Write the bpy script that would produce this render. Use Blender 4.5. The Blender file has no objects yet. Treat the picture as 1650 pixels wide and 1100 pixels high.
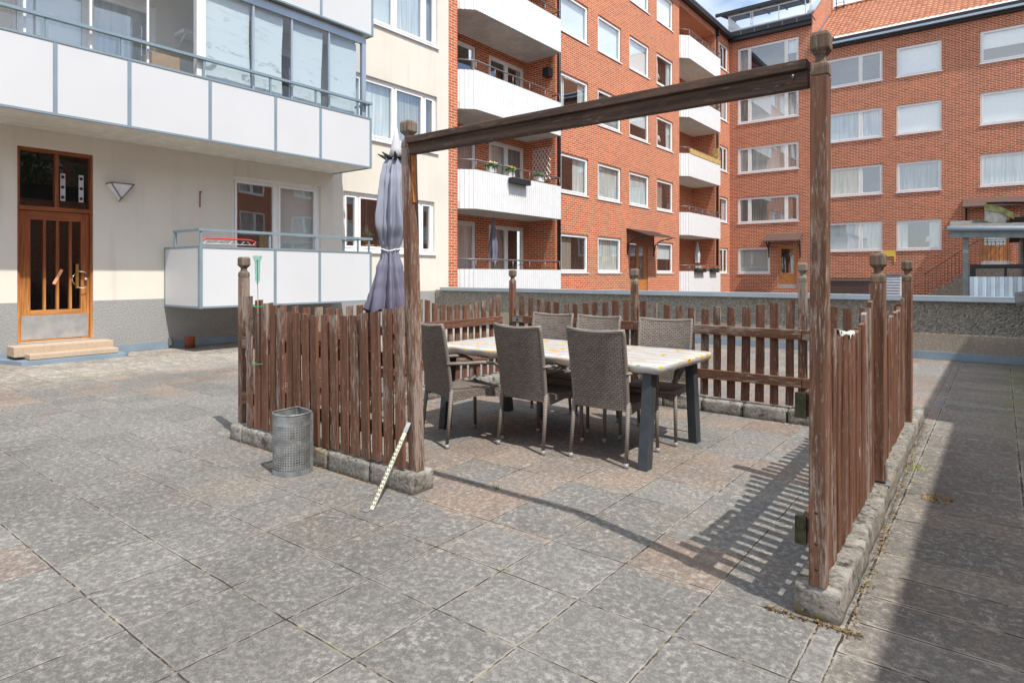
import bpy, math, random
from mathutils import Vector, Matrix, noise
from math import radians as R, sin, cos, pi
random.seed(7)
S = bpy.context.scene
# ------------------------------------------------------------ camera, sky, sun, exposure
cam = bpy.data.objects.new('camera', bpy.data.cameras.new('camera'))
S.collection.objects.link(cam); S.camera = cam
cam.location = (0, 0, 1.35); cam.rotation_euler = (R(90), 0, R(37.87))
cam.data.sensor_width = 36; cam.data.lens = 36*1012/1650; cam.data.shift_y = -108/1650
cam.data.clip_start = .05; cam.data.clip_end = 3000
SUN = Vector((.968*cos(R(58)), -.25*cos(R(58)), sin(R(58)))).normalized()
w = bpy.data.worlds.new('World'); S.world = w; w.use_nodes = True
wn, wl = w.node_tree.nodes, w.node_tree.links
bg = wn['Background']; bg.inputs[1].default_value = .15
sky = wn.new('ShaderNodeTexSky'); sky.sky_type = 'NISHITA'; sky.sun_disc = False
sky.sun_elevation = R(58); sky.sun_rotation = math.atan2(SUN.x, SUN.y); sky.air_density = 1.0; sky.dust_density = .6
tc = wn.new('ShaderNodeTexCoord'); mp = wn.new('ShaderNodeMapping'); mp.inputs['Scale'].default_value = (1, 1, 2.4)
nz = wn.new('ShaderNodeTexNoise'); nz.inputs['Scale'].default_value = 2.3; nz.inputs['Detail'].default_value = 7; nz.inputs['Roughness'].default_value = .55
cr = wn.new('ShaderNodeValToRGB'); cr.color_ramp.elements[0].position = .34; cr.color_ramp.elements[1].position = .56
mx = wn.new('ShaderNodeMix'); mx.data_type = 'RGBA'; mx.inputs[7].default_value = (6.3, 6.7, 7.2, 1)
wl.new(tc.outputs['Generated'], mp.inputs[0]); wl.new(mp.outputs[0], nz.inputs[0]); wl.new(nz.outputs[0], cr.inputs[0])
wl.new(cr.outputs[0], mx.inputs[0]); wl.new(sky.outputs[0], mx.inputs[6]); wl.new(mx.outputs[2], bg.inputs[0])
sl = bpy.data.lights.new('sun', 'SUN'); sl.energy = 4.0; sl.angle = R(.55); sl.color = (1, .95, .87)
so = bpy.data.objects.new('sun', sl); S.collection.objects.link(so); so.rotation_euler = (-SUN).to_track_quat('-Z', 'Y').to_euler()
S.view_settings.view_transform = 'Standard'; S.view_settings.look = 'None'; S.view_settings.gamma = 1; S.view_settings.exposure = .5
# ------------------------------------------------------------ material helpers
class NT:
    def __init__(s, name):
        s.m = bpy.data.materials.new(name); s.m.use_nodes = True
        s.n, s.l = s.m.node_tree.nodes, s.m.node_tree.links; s.b = s.n['Principled BSDF']
    def put(s, sock, v):
        if isinstance(v, bpy.types.NodeSocket): s.l.new(v, sock)
        elif v is not None:
            if sock.type == 'RGBA' and isinstance(v, (tuple, list)) and len(v) == 3: v = (*v, 1)
            sock.default_value = v
    def math(s, op, a, b=None, c=None, clamp=False):
        n = s.n.new('ShaderNodeMath'); n.operation = op; n.use_clamp = clamp
        for i, v in enumerate((a, b, c)): s.put(n.inputs[i], v)
        return n.outputs[0]
    def mix(s, f, a, b, mode='MIX'):
        n = s.n.new('ShaderNodeMix'); n.data_type = 'RGBA'; n.blend_type = mode
        s.put(n.inputs[0], f); s.put(n.inputs[6], a); s.put(n.inputs[7], b); return n.outputs[2]
    def mixf(s, f, a, b):
        n = s.n.new('ShaderNodeMix'); s.put(n.inputs[0], f); s.put(n.inputs[2], a); s.put(n.inputs[3], b); return n.outputs[0]
    def step(s, v, lo, hi, a=0., b=1.):
        n = s.n.new('ShaderNodeMapRange'); n.interpolation_type = 'SMOOTHSTEP'
        for i, q in enumerate((v, lo, hi, a, b)): s.put(n.inputs[i], q)
        return n.outputs[0]
    def coord(s, kind='Object', scale=(1, 1, 1), rnd=False):
        t = s.n.new('ShaderNodeTexCoord').outputs[kind]
        if kind == 'Object' and rnd:
            oi = s.n.new('ShaderNodeObjectInfo').outputs['Random']; a = s.n.new('ShaderNodeVectorMath')
            cb = s.n.new('ShaderNodeCombineXYZ'); k = s.math('MULTIPLY', oi, 37.)
            for i in range(3): s.l.new(k, cb.inputs[i])
            s.l.new(t, a.inputs[0]); s.l.new(cb.outputs[0], a.inputs[1]); t = a.outputs[0]
        m = s.n.new('ShaderNodeMapping'); m.inputs['Scale'].default_value = scale; s.l.new(t, m.inputs[0]); return m.outputs[0]
    def pos(s): return s.n.new('ShaderNodeNewGeometry').outputs['Position']
    def xyz(s, v):
        n = s.n.new('ShaderNodeSeparateXYZ'); s.l.new(v, n.inputs[0]); return n.outputs
    def vec(s, x, y, z=0.):
        n = s.n.new('ShaderNodeCombineXYZ')
        for i, v in enumerate((x, y, z)): s.put(n.inputs[i], v)
        return n.outputs[0]
    def noise(s, v, sc, det=3, ro=.55, dist=0.):
        n = s.n.new('ShaderNodeTexNoise'); s.put(n.inputs['Vector'], v); n.inputs['Scale'].default_value = sc
        n.inputs['Detail'].default_value = det; n.inputs['Roughness'].default_value = ro; n.inputs['Distortion'].default_value = dist; return n.outputs[0]
    def vor(s, v, sc, out='Distance', feat='F1', rnd=1.):
        n = s.n.new('ShaderNodeTexVoronoi'); n.feature = feat; s.put(n.inputs['Vector'], v); n.inputs['Scale'].default_value = sc
        n.inputs['Randomness'].default_value = rnd; return n.outputs[out]
    def white(s, v, out='Value'):
        n = s.n.new('ShaderNodeTexWhiteNoise'); s.put(n.inputs['Vector'], v); return n.outputs[out]
    def bump(s, h, st=.3, d=.01):
        n = s.n.new('ShaderNodeBump'); n.inputs['Strength'].default_value = st; n.inputs['Distance'].default_value = d
        s.put(n.inputs['Height'], h); s.l.new(n.outputs[0], s.b.inputs['Normal'])
    def out(s, col, rough=.7, metal=0., spec=.5):
        s.put(s.b.inputs['Base Color'], col); s.put(s.b.inputs['Roughness'], rough); s.put(s.b.inputs['Metallic'], metal)
        s.b.inputs['Specular IOR Level'].default_value = spec; return s.m
def plain(name, col, rough=.6, metal=0., var=.08, sc=8., spec=.5):
    t = NT(name); v = t.coord('Object', rnd=True); n = t.noise(v, sc, 4)
    c = t.mix(t.step(n, .3, .7), tuple(q*(1-var) for q in col), tuple(min(1, q*(1+var)) for q in col))
    return t.out(c, rough, metal, spec)
def wood(name, axis, base, wear, grey=(.37, .32, .28), sc=1.):
    t = NT(name)
    def cc(w_, l_): k = [w_*sc]*3; k[axis] = l_*sc; return t.coord('Object', tuple(k), True)
    n1 = t.noise(cc(30, 1.2), 1.5, 6, .65); n2 = t.noise(cc(7, 1.0), 1., 4, .6); n3 = t.noise(cc(110, 11.), 1., 4, .75); n4 = t.noise(cc(40, 9.), 1., 5, .75)
    z = t.xyz(t.pos())[2]; oi = t.n.new('ShaderNodeObjectInfo').outputs['Random']
    c = t.mix(t.step(n1, .3, .72), tuple(q*.6 for q in base), tuple(q*1.45 for q in base))
    c = t.mix(t.math('MULTIPLY', oi, .55), c, tuple(q*.55 for q in base))
    c = t.mix(t.step(n4, .50, .72, 0, .5), c, (.21, .105, .066))
    m = t.math('ADD', t.math('MULTIPLY', n2, .55), t.math('MULTIPLY', n3, .45))
    m = t.math('ADD', m, t.step(z, .85, 1.15, 0, .05))
    m = t.math('ADD', m, t.math('MULTIPLY', t.math('SUBTRACT', oi, .5), .09)); lo = .60-wear*.12
    fl = t.step(m, lo, lo+.09); c = t.mix(t.math('MULTIPLY', fl, .6), c, grey)
    fk = t.step(n3, .60, .68); c = t.mix(t.math('MULTIPLY', fk, .35+.3*wear), c, tuple(q*1.25 for q in grey))
    kn = t.vor(cc(5, 1.6), 1.); c = t.mix(t.step(kn, .10, .05, 0, .7), c, tuple(q*.35 for q in base))
    t.bump(t.math('SUBTRACT', t.math('ADD', n1, t.math('MULTIPLY', n3, .5)), t.math('MULTIPLY', fl, .3)), .7, .004)
    return t.out(c, .8, 0, .25)
M = {}
BR = (.145, .067, .041)
for i, a in enumerate('xyz'): M['wood_'+a] = wood('weathered_brown_wood_'+a, i, BR, .55)
M['post'] = wood('weathered_post_wood', 2, (.16, .080, .050), .62, (.36, .305, .265), 1.)
M['finial'] = wood('bare_grey_post_top', 2, (.15, .105, .075), .6, (.27, .245, .20), .8)
M['beam'] = wood('weathered_beam_wood', 0, (.085, .055, .042), .2, (.30, .25, .20), .8)
# clear varnished door wood
def varn(name, axis, a, b):
    t = NT(name); s_ = [30.]*3; s_[axis] = 1.5; v = t.coord('Object', tuple(s_)); n = t.noise(v, 1.5, 6, .6)
    z = t.xyz(t.pos())[2]; f = t.step(t.math('ADD', z, t.math('MULTIPLY', t.noise(t.coord('Object'), 3, 3), .7)), .95, 2.05)
    c = t.mix(f, a, b); c = t.mix(t.step(n, .35, .7), c, t.mix(1., c, (.55, .5, .45), 'MULTIPLY')); t.bump(n, .2, .003)
    return t.out(c, .35, 0, .5)
M['oak'] = varn('varnished_oak', 2, (.56, .25, .075), (.27, .075, .022)); M['oak_h'] = varn('varnished_oak_rail', 1, (.56, .25, .075), (.28, .08, .024))
M['pine'] = plain('orange_pine', (.45, .18, .055), .5, 0, .2, 12)
def brick(name, a, b, mortar, rough=.85):
    t = NT(name); uv = t.coord('UV'); n = t.n.new('ShaderNodeTexBrick'); t.l.new(uv, n.inputs['Vector'])
    n.inputs['Scale'].default_value = 1; n.inputs['Brick Width'].default_value = .262; n.inputs['Row Height'].default_value = .0775
    n.inputs['Mortar Size'].default_value = .0108; n.inputs['Mortar Smooth'].default_value = .25; n.inputs['Bias'].default_value = -.1
    t.put(n.inputs['Color1'], a); t.put(n.inputs['Color2'], b); t.put(n.inputs['Mortar'], mortar); n.offset = .5
    big = t.noise(t.pos(), .5, 4); fine = t.noise(t.pos(), 22, 3)
    c = t.mix(t.step(big, .3, .75, 0, .38), n.outputs[0], t.mix(1., n.outputs[0], (1.28, 1.1, 1.0), 'MULTIPLY'))
    c = t.mix(t.step(fine, .4, .7, 0, .4), c, t.mix(1., c, (.6, .55, .55), 'MULTIPLY'))
    st = t.noise(t.vec(t.math('MULTIPLY', t.xyz(uv)[0], 3.), t.math('MULTIPLY', t.xyz(uv)[1], .35), 0.), 1., 4)
    c = t.mix(t.step(st, .55, .8, 0, .2), c, t.mix(1., c, (.72, .68, .68), 'MULTIPLY'))
    t.bump(t.math('SUBTRACT', 1., n.outputs['Fac']), .7, .01); return t.out(c, rough, 0, .25)
M['brick'] = brick('orange_red_brick', (.53, .142, .062), (.36, .082, .038), (.64, .47, .33))
M['brick_dark'] = brick('red_brick', (.46, .118, .062), (.26, .056, .034), (.72, .54, .37))
def render_(name, a, b, sc, st, dist, rough=.9, drip=0.):
    t = NT(name); v = t.pos(); n = t.noise(v, sc, 5, .6); m = t.noise(v, 1.1, 4)
    x = t.xyz(v); d = t.noise(t.vec(t.math('MULTIPLY', x[0], 5.), t.math('MULTIPLY', x[1], 5.), t.math('MULTIPLY', x[2], .5)), 1., 4)
    c = t.mix(t.step(n, .35, .7), a, b); c = t.mix(t.step(m, .35, .75, 0, .35), c, t.mix(1., c, (.82, .81, .79), 'MULTIPLY'))
    if drip: c = t.mix(t.step(d, .5, .8, 0, drip), c, t.mix(1., c, (.6, .58, .55), 'MULTIPLY'))
    t.bump(n, st, dist); return t.out(c, rough, 0, .2)
M['cream'] = render_('cream_plaster', (.65, .61, .54), (.72, .685, .61), 90, .25, .004, .9, .25)
M['plinth'] = render_('grey_roughcast_plinth', (.30, .30, .298), (.36, .36, .357), 42, 1., .02)
def roughcast():
    t = NT('pebble_roughcast'); v = t.pos(); d = t.vor(v, 38); n = t.noise(v, 14, 5, .7); col = t.vor(v, 38, 'Color')
    c = t.mix(t.xyz(col)[0], (.25, .235, .205), (.42, .395, .345)); c = t.mix(t.step(n, .45, .75, 0, .4), c, (.16, .15, .13))
    t.bump(t.math('ADD', t.math('SUBTRACT', 1., d), n), 1., .03); return t.out(c, .95, 0, .1)
M['roughcast'] = roughcast()
M['concrete'] = render_('bare_concrete', (.27, .23, .19), (.38, .33, .27), 30, .35, .006, .9, .4)
def kerbmat():
    t = NT('lichen_concrete_kerb'); v = t.pos(); n = t.noise(v, 45, 6, .7); m = t.noise(v, 7, 5, .6); l = t.noise(v, 4.2, 5, .65); en = t.step(t.math('ABSOLUTE', t.math('SUBTRACT', t.xyz(v)[1], 2.66)), .22, .05, 0, .08); p = t.vor(v, 17)
    c = t.mix(t.step(n, .3, .7), (.12, .112, .098), (.29, .272, .245)); c = t.mix(t.step(m, .48, .66, 0, .6), c, (.40, .385, .355))
    c = t.mix(t.step(t.math('ADD', l, en), .64, .71, 0, .6), c, (.30, .20, .055)); c = t.mix(t.step(t.noise(v, 11, 4), .58, .68, 0, .8), c, (.055, .05, .042))
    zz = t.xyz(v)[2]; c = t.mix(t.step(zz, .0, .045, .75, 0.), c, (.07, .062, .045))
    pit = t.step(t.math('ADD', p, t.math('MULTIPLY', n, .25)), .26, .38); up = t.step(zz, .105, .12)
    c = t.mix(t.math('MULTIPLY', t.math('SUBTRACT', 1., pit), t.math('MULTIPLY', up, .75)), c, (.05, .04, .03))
    t.bump(t.math('ADD', n, t.math('MULTIPLY', pit, .6)), .9, .012); return t.out(c, .95, 0, .15)
M['kerb'] = kerbmat()
M['step'] = render_('sandstone_step', (.42, .32, .235), (.52, .41, .31), 60, .3, .004, .85, .2)
M['flash'] = plain('blue_grey_sheet_metal', (.23, .30, .37), .45, .2, .08, 3)
M['cap'] = plain('pale_blue_cap_metal', (.36, .42, .48), .35, .45, .06, 2)
M['railmetal'] = plain('blue_grey_balcony_metal', (.22, .29, .335), .4, .2, .05, 3)
M['panel'] = plain('white_balcony_panel', (.565, .575, .595), .5, 0, .03, .5)
M['white'] = plain('white_paint', (.70, .705, .715), .45, 0, .03, 4)
M['frame'] = plain('white_window_frame', (.82, .82, .815), .4, 0, .03, 4)
M['soffit'] = render_('painted_soffit', (.62, .59, .54), (.72, .69, .64), 6, .1, .004)
M['dirtysoffit'] = render_('stained_soffit', (.46, .435, .41), (.60, .575, .55), 2.2, .1, .004)
M['black'] = plain('black_metal', (.028, .028, .032), .45, .3)
M['greymetal'] = plain('grey_rail_metal', (.20, .19, .19), .45, .5)
M['legs'] = plain('anthracite_metal', (.045, .052, .062), .5, .2, .15, 10)
M['dark'] = plain('dark_room', (.035, .032, .03), .9)
M['room'] = plain('room_wall', (.16, .15, .14), .9)
M['blind'] = plain('pale_blind', (.78, .82, .83), .8, 0, .03)
M['kick'] = plain('brushed_aluminium', (.46, .46, .455), .42, .55, .12, 6)
M['brass'] = plain('brass', (.55, .38, .13), .3, .9)
M['gold'] = plain('galvanised_steel', (.30, .315, .32), .45, .6, .3, 14)
M['rust'] = plain('rusty_orange_metal', (.26, .075, .03), .7, .2, .3, 20)
M['terracotta'] = plain('terracotta', (.45, .18, .09), .8)
M['red'] = plain('red_lacquer', (.62, .03, .03), .35)
M['yellow'] = plain('yellow_plate', (.72, .50, .08), .5)
M['card'] = plain('brown_cardboard', (.33, .22, .12), .9)
M['lampglass'] = plain('frosted_lamp_glass', (.70, .71, .74), .3)
M['leaf'] = plain('leaf_green', (.07, .14, .035), .6, 0, .4, 20)
M['ivory'] = plain('ivory_enamel', (.52, .50, .39), .5, 0, .15, 20)
M['greentie'] = plain('green_wire', (.02, .35, .08), .4)
M['pink'] = plain('pink_petal', (.62, .04, .09), .6, 0, .3, 30)
M['whitepetal'] = plain('white_petal', (.75, .7, .7), .6)
M['lichen'] = plain('droppings_white', (.50, .49, .45), .9, 0, .5, 60)
M['bamboo'] = plain('bamboo_mat', (.50, .33, .12), .8, 0, .3, 9)
M['greywood'] = plain('grey_green_timber', (.24, .29, .29), .7, 0, .15, 6)
M['felt'] = render_('mossy_roof_felt', (.085, .085, .083), (.17, .168, .155), 9, .5, .01)
M['mossboard'] = render_('mossy_board', (.15, .16, .06), (.30, .30, .15), 12, .5, .01)
M['lathgrey'] = plain('grey_lath', (.40, .40, .385), .8, 0, .15, 6)
M['mosswood'] = render_('green_stained_end_grain', (.03, .032, .018), (.06, .055, .034), 30, .3, .004)
M['oldwhite'] = render_('peeling_white_board', (.40, .40, .36), (.60, .60, .55), 10, .3, .01)
M['brownplastic'] = plain('brown_box_plastic', (.10, .06, .05), .5)
M['beige'] = plain('beige_wall', (.42, .36, .29), .8)
M['screen'] = plain('hazy_screen', (.45, .47, .52), .4)
def curtain(name, a, b, sc=14.):
    t = NT(name); u = t.xyz(t.coord('UV')); n = t.noise(t.vec(t.math('MULTIPLY', u[0], sc), t.math('MULTIPLY', u[1], .6)), 1., 2)
    t.bump(n, .5, .05); return t.out(t.mix(t.step(n, .3, .7), a, b), .85, 0, .2)
M['curtain'] = curtain('sheer_curtain', (.45, .48, .47), (.75, .78, .76)); M['drape'] = curtain('beige_drape', (.25, .2, .16), (.44, .38, .32), 20)
M['greydrape'] = curtain('grey_drape', (.2, .215, .21), (.42, .44, .43), 24)
def sky_reflection():
    t = NT('painted_sky_reflection'); u = t.coord('UV'); x = t.xyz(u)
    n = t.noise(t.vec(t.math('MULTIPLY', x[0], 1.6), t.math('MULTIPLY', x[1], 5.)), 1.2, 5, .6, 1.2); z = t.xyz(t.pos())[2]
    f = t.math('MULTIPLY', t.step(n, .56, .66), t.step(z, 5.0, 5.7, .9, .25)); t.bump(n, .15, .02)  # pale tone and dark smears paint sky reflections as seen in clear glass
    return t.out(t.mix(f, (.50, .57, .60), (.20, .24, .265)), .25, 0, .6)
M['sky_reflection'] = sky_reflection()
def slats():
    t = NT('venetian_blind'); z = t.xyz(t.pos())[2]; f = t.math('FRACT', t.math('MULTIPLY', z, 30.))
    return t.out(t.mix(t.step(f, .75, .95), (.62, .68, .67), (.42, .47, .47)), .7)
M['slats'] = slats()
def glass(name, f0, tint=(.90, .93, .93), rough=.0):
    t = NT(name); n = t.n; tr = n.new('ShaderNodeBsdfTransparent'); gl = n.new('ShaderNodeBsdfGlossy'); mxs = n.new('ShaderNodeMixShader')
    tr.inputs[0].default_value = (*tint, 1); gl.inputs[0].default_value = (.95, .97, 1, 1); gl.inputs['Roughness'].default_value = rough
    ge = n.new('ShaderNodeNewGeometry'); dt = n.new('ShaderNodeVectorMath'); dt.operation = 'DOT_PRODUCT'; t.l.new(ge.outputs['Normal'], dt.inputs[0]); t.l.new(ge.outputs['Incoming'], dt.inputs[1])
    c = t.math('SUBTRACT', 1., t.math('ABSOLUTE', dt.outputs['Value'])); f = t.math('ADD', f0, t.math('MULTIPLY', 1-f0, t.math('POWER', c, 5.)), clamp=True)
    bp = n.new('ShaderNodeBump'); bp.inputs['Strength'].default_value = .06; bp.inputs['Distance'].default_value = .05; t.l.new(t.noise(t.pos(), .9, 1), bp.inputs['Height'])
    t.l.new(bp.outputs[0], gl.inputs['Normal'])
    t.l.new(f, mxs.inputs[0]); t.l.new(tr.outputs[0], mxs.inputs[1]); t.l.new(gl.outputs[0], mxs.inputs[2]); t.l.new(mxs.outputs[0], n['Material Output'].inputs[0]); return t.m
M['glass'] = glass('window_glass', .25); M['clear'] = glass('balcony_glass', .07, (.93, .95, .96)); M['plasticglass'] = glass('green_tinted_plastic', .06, (.80, .93, .88), .05)
def wicker():
    t = NT('brown_grey_wicker'); uv = t.coord('UV'); n = t.n.new('ShaderNodeTexBrick'); t.l.new(uv, n.inputs['Vector'])
    n.inputs['Scale'].default_value = 1; n.inputs['Brick Width'].default_value = .036; n.inputs['Row Height'].default_value = .0155; n.inputs['Mortar Size'].default_value = .0024
    n.inputs['Mortar Smooth'].default_value = .8; t.put(n.inputs['Color1'], (.245, .205, .175)); t.put(n.inputs['Color2'], (.17, .138, .118)); t.put(n.inputs['Mortar'], (.028, .022, .018))
    f = t.noise(t.coord('Object', rnd=True), 30, 3); c = t.mix(t.step(f, .4, .75, 0, .25), n.outputs[0], (.27, .23, .20))
    t.bump(t.math('SUBTRACT', 1., n.outputs['Fac']), 1., .006); return t.out(c, .5, 0, .4)
M['wicker'] = wicker()
def wrapmat():
    t = NT('wicker_wrapped_tube'); z = t.xyz(t.coord('Object'))[2]; s_ = t.math('SINE', t.math('MULTIPLY', z, 520.)); n = t.noise(t.coord('Object', rnd=True), 25, 3)
    c = t.mix(t.step(s_, -.6, .6), (.09, .075, .065), (.27, .235, .205)); c = t.mix(t.step(n, .4, .7, 0, .5), c, (.17, .14, .12)); t.bump(s_, .4, .002); return t.out(c, .5, 0, .4)
M['wrap'] = wrapmat(); M['footcap'] = plain('grey_plastic_cap', (.30, .30, .31), .5)
def cloth():
    t = NT('sunflower_oilcloth'); u = t.coord('UV'); x = t.xyz(u); nb_ = t.noise(u, 2.5, 4); st = t.math('SINE', t.math('ADD', t.math('MULTIPLY', x[1], 40.), t.math('MULTIPLY', nb_, 7.)))
    base = t.mix(t.step(st, -.7, .7), (.40, .43, .48), (.52, .52, .50)); bl_ = t.noise(t.vec(t.math('MULTIPLY', x[0], 4.), t.math('MULTIPLY', x[1], 16.)), 1., 5, .7); base = t.mix(t.step(bl_, .51, .61, 0, .8), base, (.48, .30, .12))
    vn = t.n.new('ShaderNodeTexVoronoi'); vn.inputs['Scale'].default_value = 8.5; vn.inputs['Randomness'].default_value = .65; t.l.new(u, vn.inputs['Vector'])
    wob = t.noise(u, 60, 2); d = t.math('ADD', vn.outputs['Distance'], t.math('MULTIPLY', t.math('SUBTRACT', wob, .5), .28))
    pick = t.math('GREATER_THAN', t.xyz(vn.outputs['Color'])[0], .30)
    pet = t.math('MULTIPLY', t.step(d, .36, .28), pick); cen = t.math('MULTIPLY', t.step(d, .15, .11), pick)
    vn2 = t.vor(t.coord('UV', (1.3, 1, 1)), 9.); lf = t.math('MULTIPLY', t.step(vn2, .24, .18), t.math('GREATER_THAN', t.noise(u, 6, 2), .52))
    c = t.mix(t.math('MULTIPLY', lf, .8), base, (.13, .26, .07)); c = t.mix(pet, c, t.mix(wob, (.62, .30, .03), (.74, .52, .10))); c = t.mix(cen, c, (.16, .07, .02))
    t.bump(t.noise(u, 9, 3), .15, .01); return t.out(c, .28, 0, .5)
M['cloth'] = cloth()
def fabric(name, a, b):
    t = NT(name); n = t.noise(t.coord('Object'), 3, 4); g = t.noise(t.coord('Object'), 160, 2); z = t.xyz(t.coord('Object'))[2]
    c = t.mix(t.step(t.math('ADD', z, t.math('MULTIPLY', n, .8)), 1.3, 2.7), a, b); t.bump(g, .2, .002)  # canvas colour turns paler towards the top
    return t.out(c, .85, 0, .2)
M['parasol'] = fabric('violet_grey_canvas', (.115, .105, .155), (.29, .31, .38)); M['parasol_grey'] = plain('grey_canvas', (.15, .15, .20), .85, 0, .15, 5); M['parasol_white'] = plain('off_white_canvas', (.50, .51, .54), .85)
def pantile():
    t = NT('orange_roof_tile'); u = t.xyz(t.coord('UV')); c1 = t.vec(t.math('FLOOR', t.math('DIVIDE', u[0], .24)), t.math('FLOOR', t.math('DIVIDE', u[1], .34)))
    r = t.white(c1); n = t.noise(t.pos(), 7, 4); c = t.mix(r, (.30, .115, .062), (.42, .19, .115)); c = t.mix(t.step(n, .45, .75, 0, .4), c, (.36, .2, .14)); return t.out(c, .8, 0, .2)
M['tile'] = pantile()
def paving():
    t = NT('weathered_terrace_paving'); P = t.pos(); x, y, _ = t.xyz(P); T = .41445
    rt = t.math('GREATER_THAN', x, -.4665); wb = t.math('MULTIPLY', t.math('SUBTRACT', t.noise(P, 9, 4), .5), .012)
    xw = t.math('ADD', x, wb); yw = t.math('ADD', y, t.math('MULTIPLY', t.math('SUBTRACT', t.noise(P, 8, 4), .5), .012))
    u = t.mixf(rt, t.math('DIVIDE', t.math('ADD', xw, 2.626), T), t.math('DIVIDE', t.math('ADD', xw, .4665), .575))
    v = t.mixf(rt, t.math('DIVIDE', t.math('SUBTRACT', yw, 3.057), T), t.math('DIVIDE', t.math('SUBTRACT', yw, 2.492), .259))
    su = t.mixf(rt, T, .575); sv = t.mixf(rt, T, .259)
    fu, fv = t.math('FRACT', u), t.math('FRACT', v)
    du = t.math('MULTIPLY', t.math('MINIMUM', fu, t.math('SUBTRACT', 1., fu)), su); dv = t.math('MULTIPLY', t.math('MINIMUM', fv, t.math('SUBTRACT', 1., fv)), sv)
    dm = t.math('ABSOLUTE', t.math('ADD', xw, .4665)); d = t.math('MINIMUM', t.math('MINIMUM', du, dv), dm)
    cell = t.vec(t.math('FLOOR', u), t.math('FLOOR', v), rt)
    wc = t.white(cell, 'Color'); r1, r2, r3 = t.xyz(wc)
    # tile coordinates get a per-slab offset so the mottling never runs across a joint
    off = t.n.new('ShaderNodeVectorMath'); off.operation = 'MULTIPLY_ADD'; t.l.new(wc, off.inputs[0]); off.inputs[1].default_value = (19, 23, 7); t.l.new(P, off.inputs[2]); Q = off.outputs[0]
    n1 = t.noise(Q, 34, 6, .72); n2 = t.noise(Q, 95, 5, .7); n3 = t.noise(P, .55, 5, .6); n4 = t.noise(Q, 3.5, 5, .6); n5 = t.vor(Q, 85); n6 = t.noise(P, 260, 2)
    base = t.mix(r1, t.mix(rt, (.145, .142, .137), (.125, .120, .112)), t.mix(rt, (.18, .175, .167), (.19, .175, .155)))
    pen = t.math('MULTIPLY', t.math('MULTIPLY', t.math('GREATER_THAN', y, 2.6), t.math('LESS_THAN', x, -.5)), t.math('GREATER_THAN', x, -5.))
    band = t.math('MULTIPLY', t.step(x, -9.6, -9.4), t.step(x, -8.0, -8.2))
    warm = t.math('ADD', t.math('MULTIPLY', pen, .42), t.math('ADD', t.math('MULTIPLY', band, .4), .07)); warm = t.math('MULTIPLY', warm, t.math('SUBTRACT', 1., t.math('MULTIPLY', rt, .8)))
    isw = t.math('LESS_THAN', r2, warm); base = t.mix(t.math('MULTIPLY', isw, t.step(n4, .25, .6, .45, .95)), base, t.mix(r3, (.175, .142, .122), (.215, .178, .155)))
    nearwall = t.step(x, -8.6, -9.8)
    kd = t.math('ADD', t.math('ABSOLUTE', t.math('SUBTRACT', y, 2.3)), t.math('MULTIPLY', t.math('MAXIMUM', t.math('SUBTRACT', t.math('ABSOLUTE', t.math('ADD', x, 3.6)), 1.0), 0.), .8))
    dusty = t.math('MAXIMUM', t.math('MAXIMUM', t.math('MULTIPLY', pen, .8), t.step(kd, .9, .2)), t.math('MAXIMUM', t.math('MULTIPLY', rt, .7), t.math('MULTIPLY', t.step(x, -6.5, -8.), .7)))
    base = t.mix(t.math('MULTIPLY', nearwall, .6), base, t.mix(r1, (.26, .235, .20), (.34, .31, .27)))
    # pale worn crust and dark lichen blotches, a centimetre or two across, plus grit
    c = t.mix(t.step(n1, .42, .56, 0, .8), t.mix(1., base, (.80, .80, .81), 'MULTIPLY'), t.mix(1., base, (1.2, 1.19, 1.17), 'MULTIPLY'))
    c = t.mix(t.math('MULTIPLY', t.step(n1, .545, .60, 0, .55), t.step(t.noise(Q, 5.5, 5, .7), .36, .60, .12, 1.)), c, (.37, .36, .335)); c = t.mix(t.step(n2, .57, .64, 0, .5), c, t.mix(1., base, (1.9, 1.85, 1.75), 'MULTIPLY'))
    c = t.mix(t.step(n2, .42, .36, 0, .5), c, t.mix(1., base, (.42, .42, .43), 'MULTIPLY')); c = t.mix(t.step(n5, .16, .10, 0, .5), c, (.50, .49, .46))
    c = t.mix(t.step(n4, .50, .70, 0, .35), c, t.mix(1., c, (.76, .75, .74), 'MULTIPLY')); c = t.mix(t.step(n6, .58, .72, 0, .4), c, (.08, .08, .08))
    c = t.mix(t.step(n3, .52, .70, 0, .35), c, t.mix(1., c, (1.35, 1.32, 1.25), 'MULTIPLY'))
    c = t.mix(t.math('MULTIPLY', t.math('MULTIPLY', t.step(t.noise(P, 2.2, 5, .65), .42, .62), .75), dusty), c, t.mix(1., c, (1.2, 1.09, .99), 'MULTIPLY'))
    wht = t.math('MULTIPLY', nearwall, t.step(t.noise(Q, 9, 6, .7), .50, .60)); c = t.mix(t.math('MULTIPLY', wht, .45), c, (.50, .48, .44))
    je = t.noise(P, 4.5, 4, .7); pale = t.math('MULTIPLY', t.step(d, t.mixf(rt, .013, .019), .006), t.step(je, .40, .60)); c = t.mix(t.math('MULTIPLY', pale, t.mixf(rt, .4, .75)), c, (.36, .34, .30))
    jw = t.math('MULTIPLY', t.step(t.noise(P, 3, 3), .3, .7, .55, 1.3), .0044); jw = t.math('MULTIPLY', jw, t.mixf(rt, 1., 1.5)); j = t.step(d, jw, t.math('MULTIPLY', jw, .55))
    jc = t.mix(t.step(t.noise(P, 14, 4, .7), .48, .64), (.038, .031, .024), (.27, .225, .165)); jc = t.mix(t.step(t.noise(P, 2.3, 4), .62, .70, 0, .7), jc, (.10, .12, .03))
    c = t.mix(j, c, jc)
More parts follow.
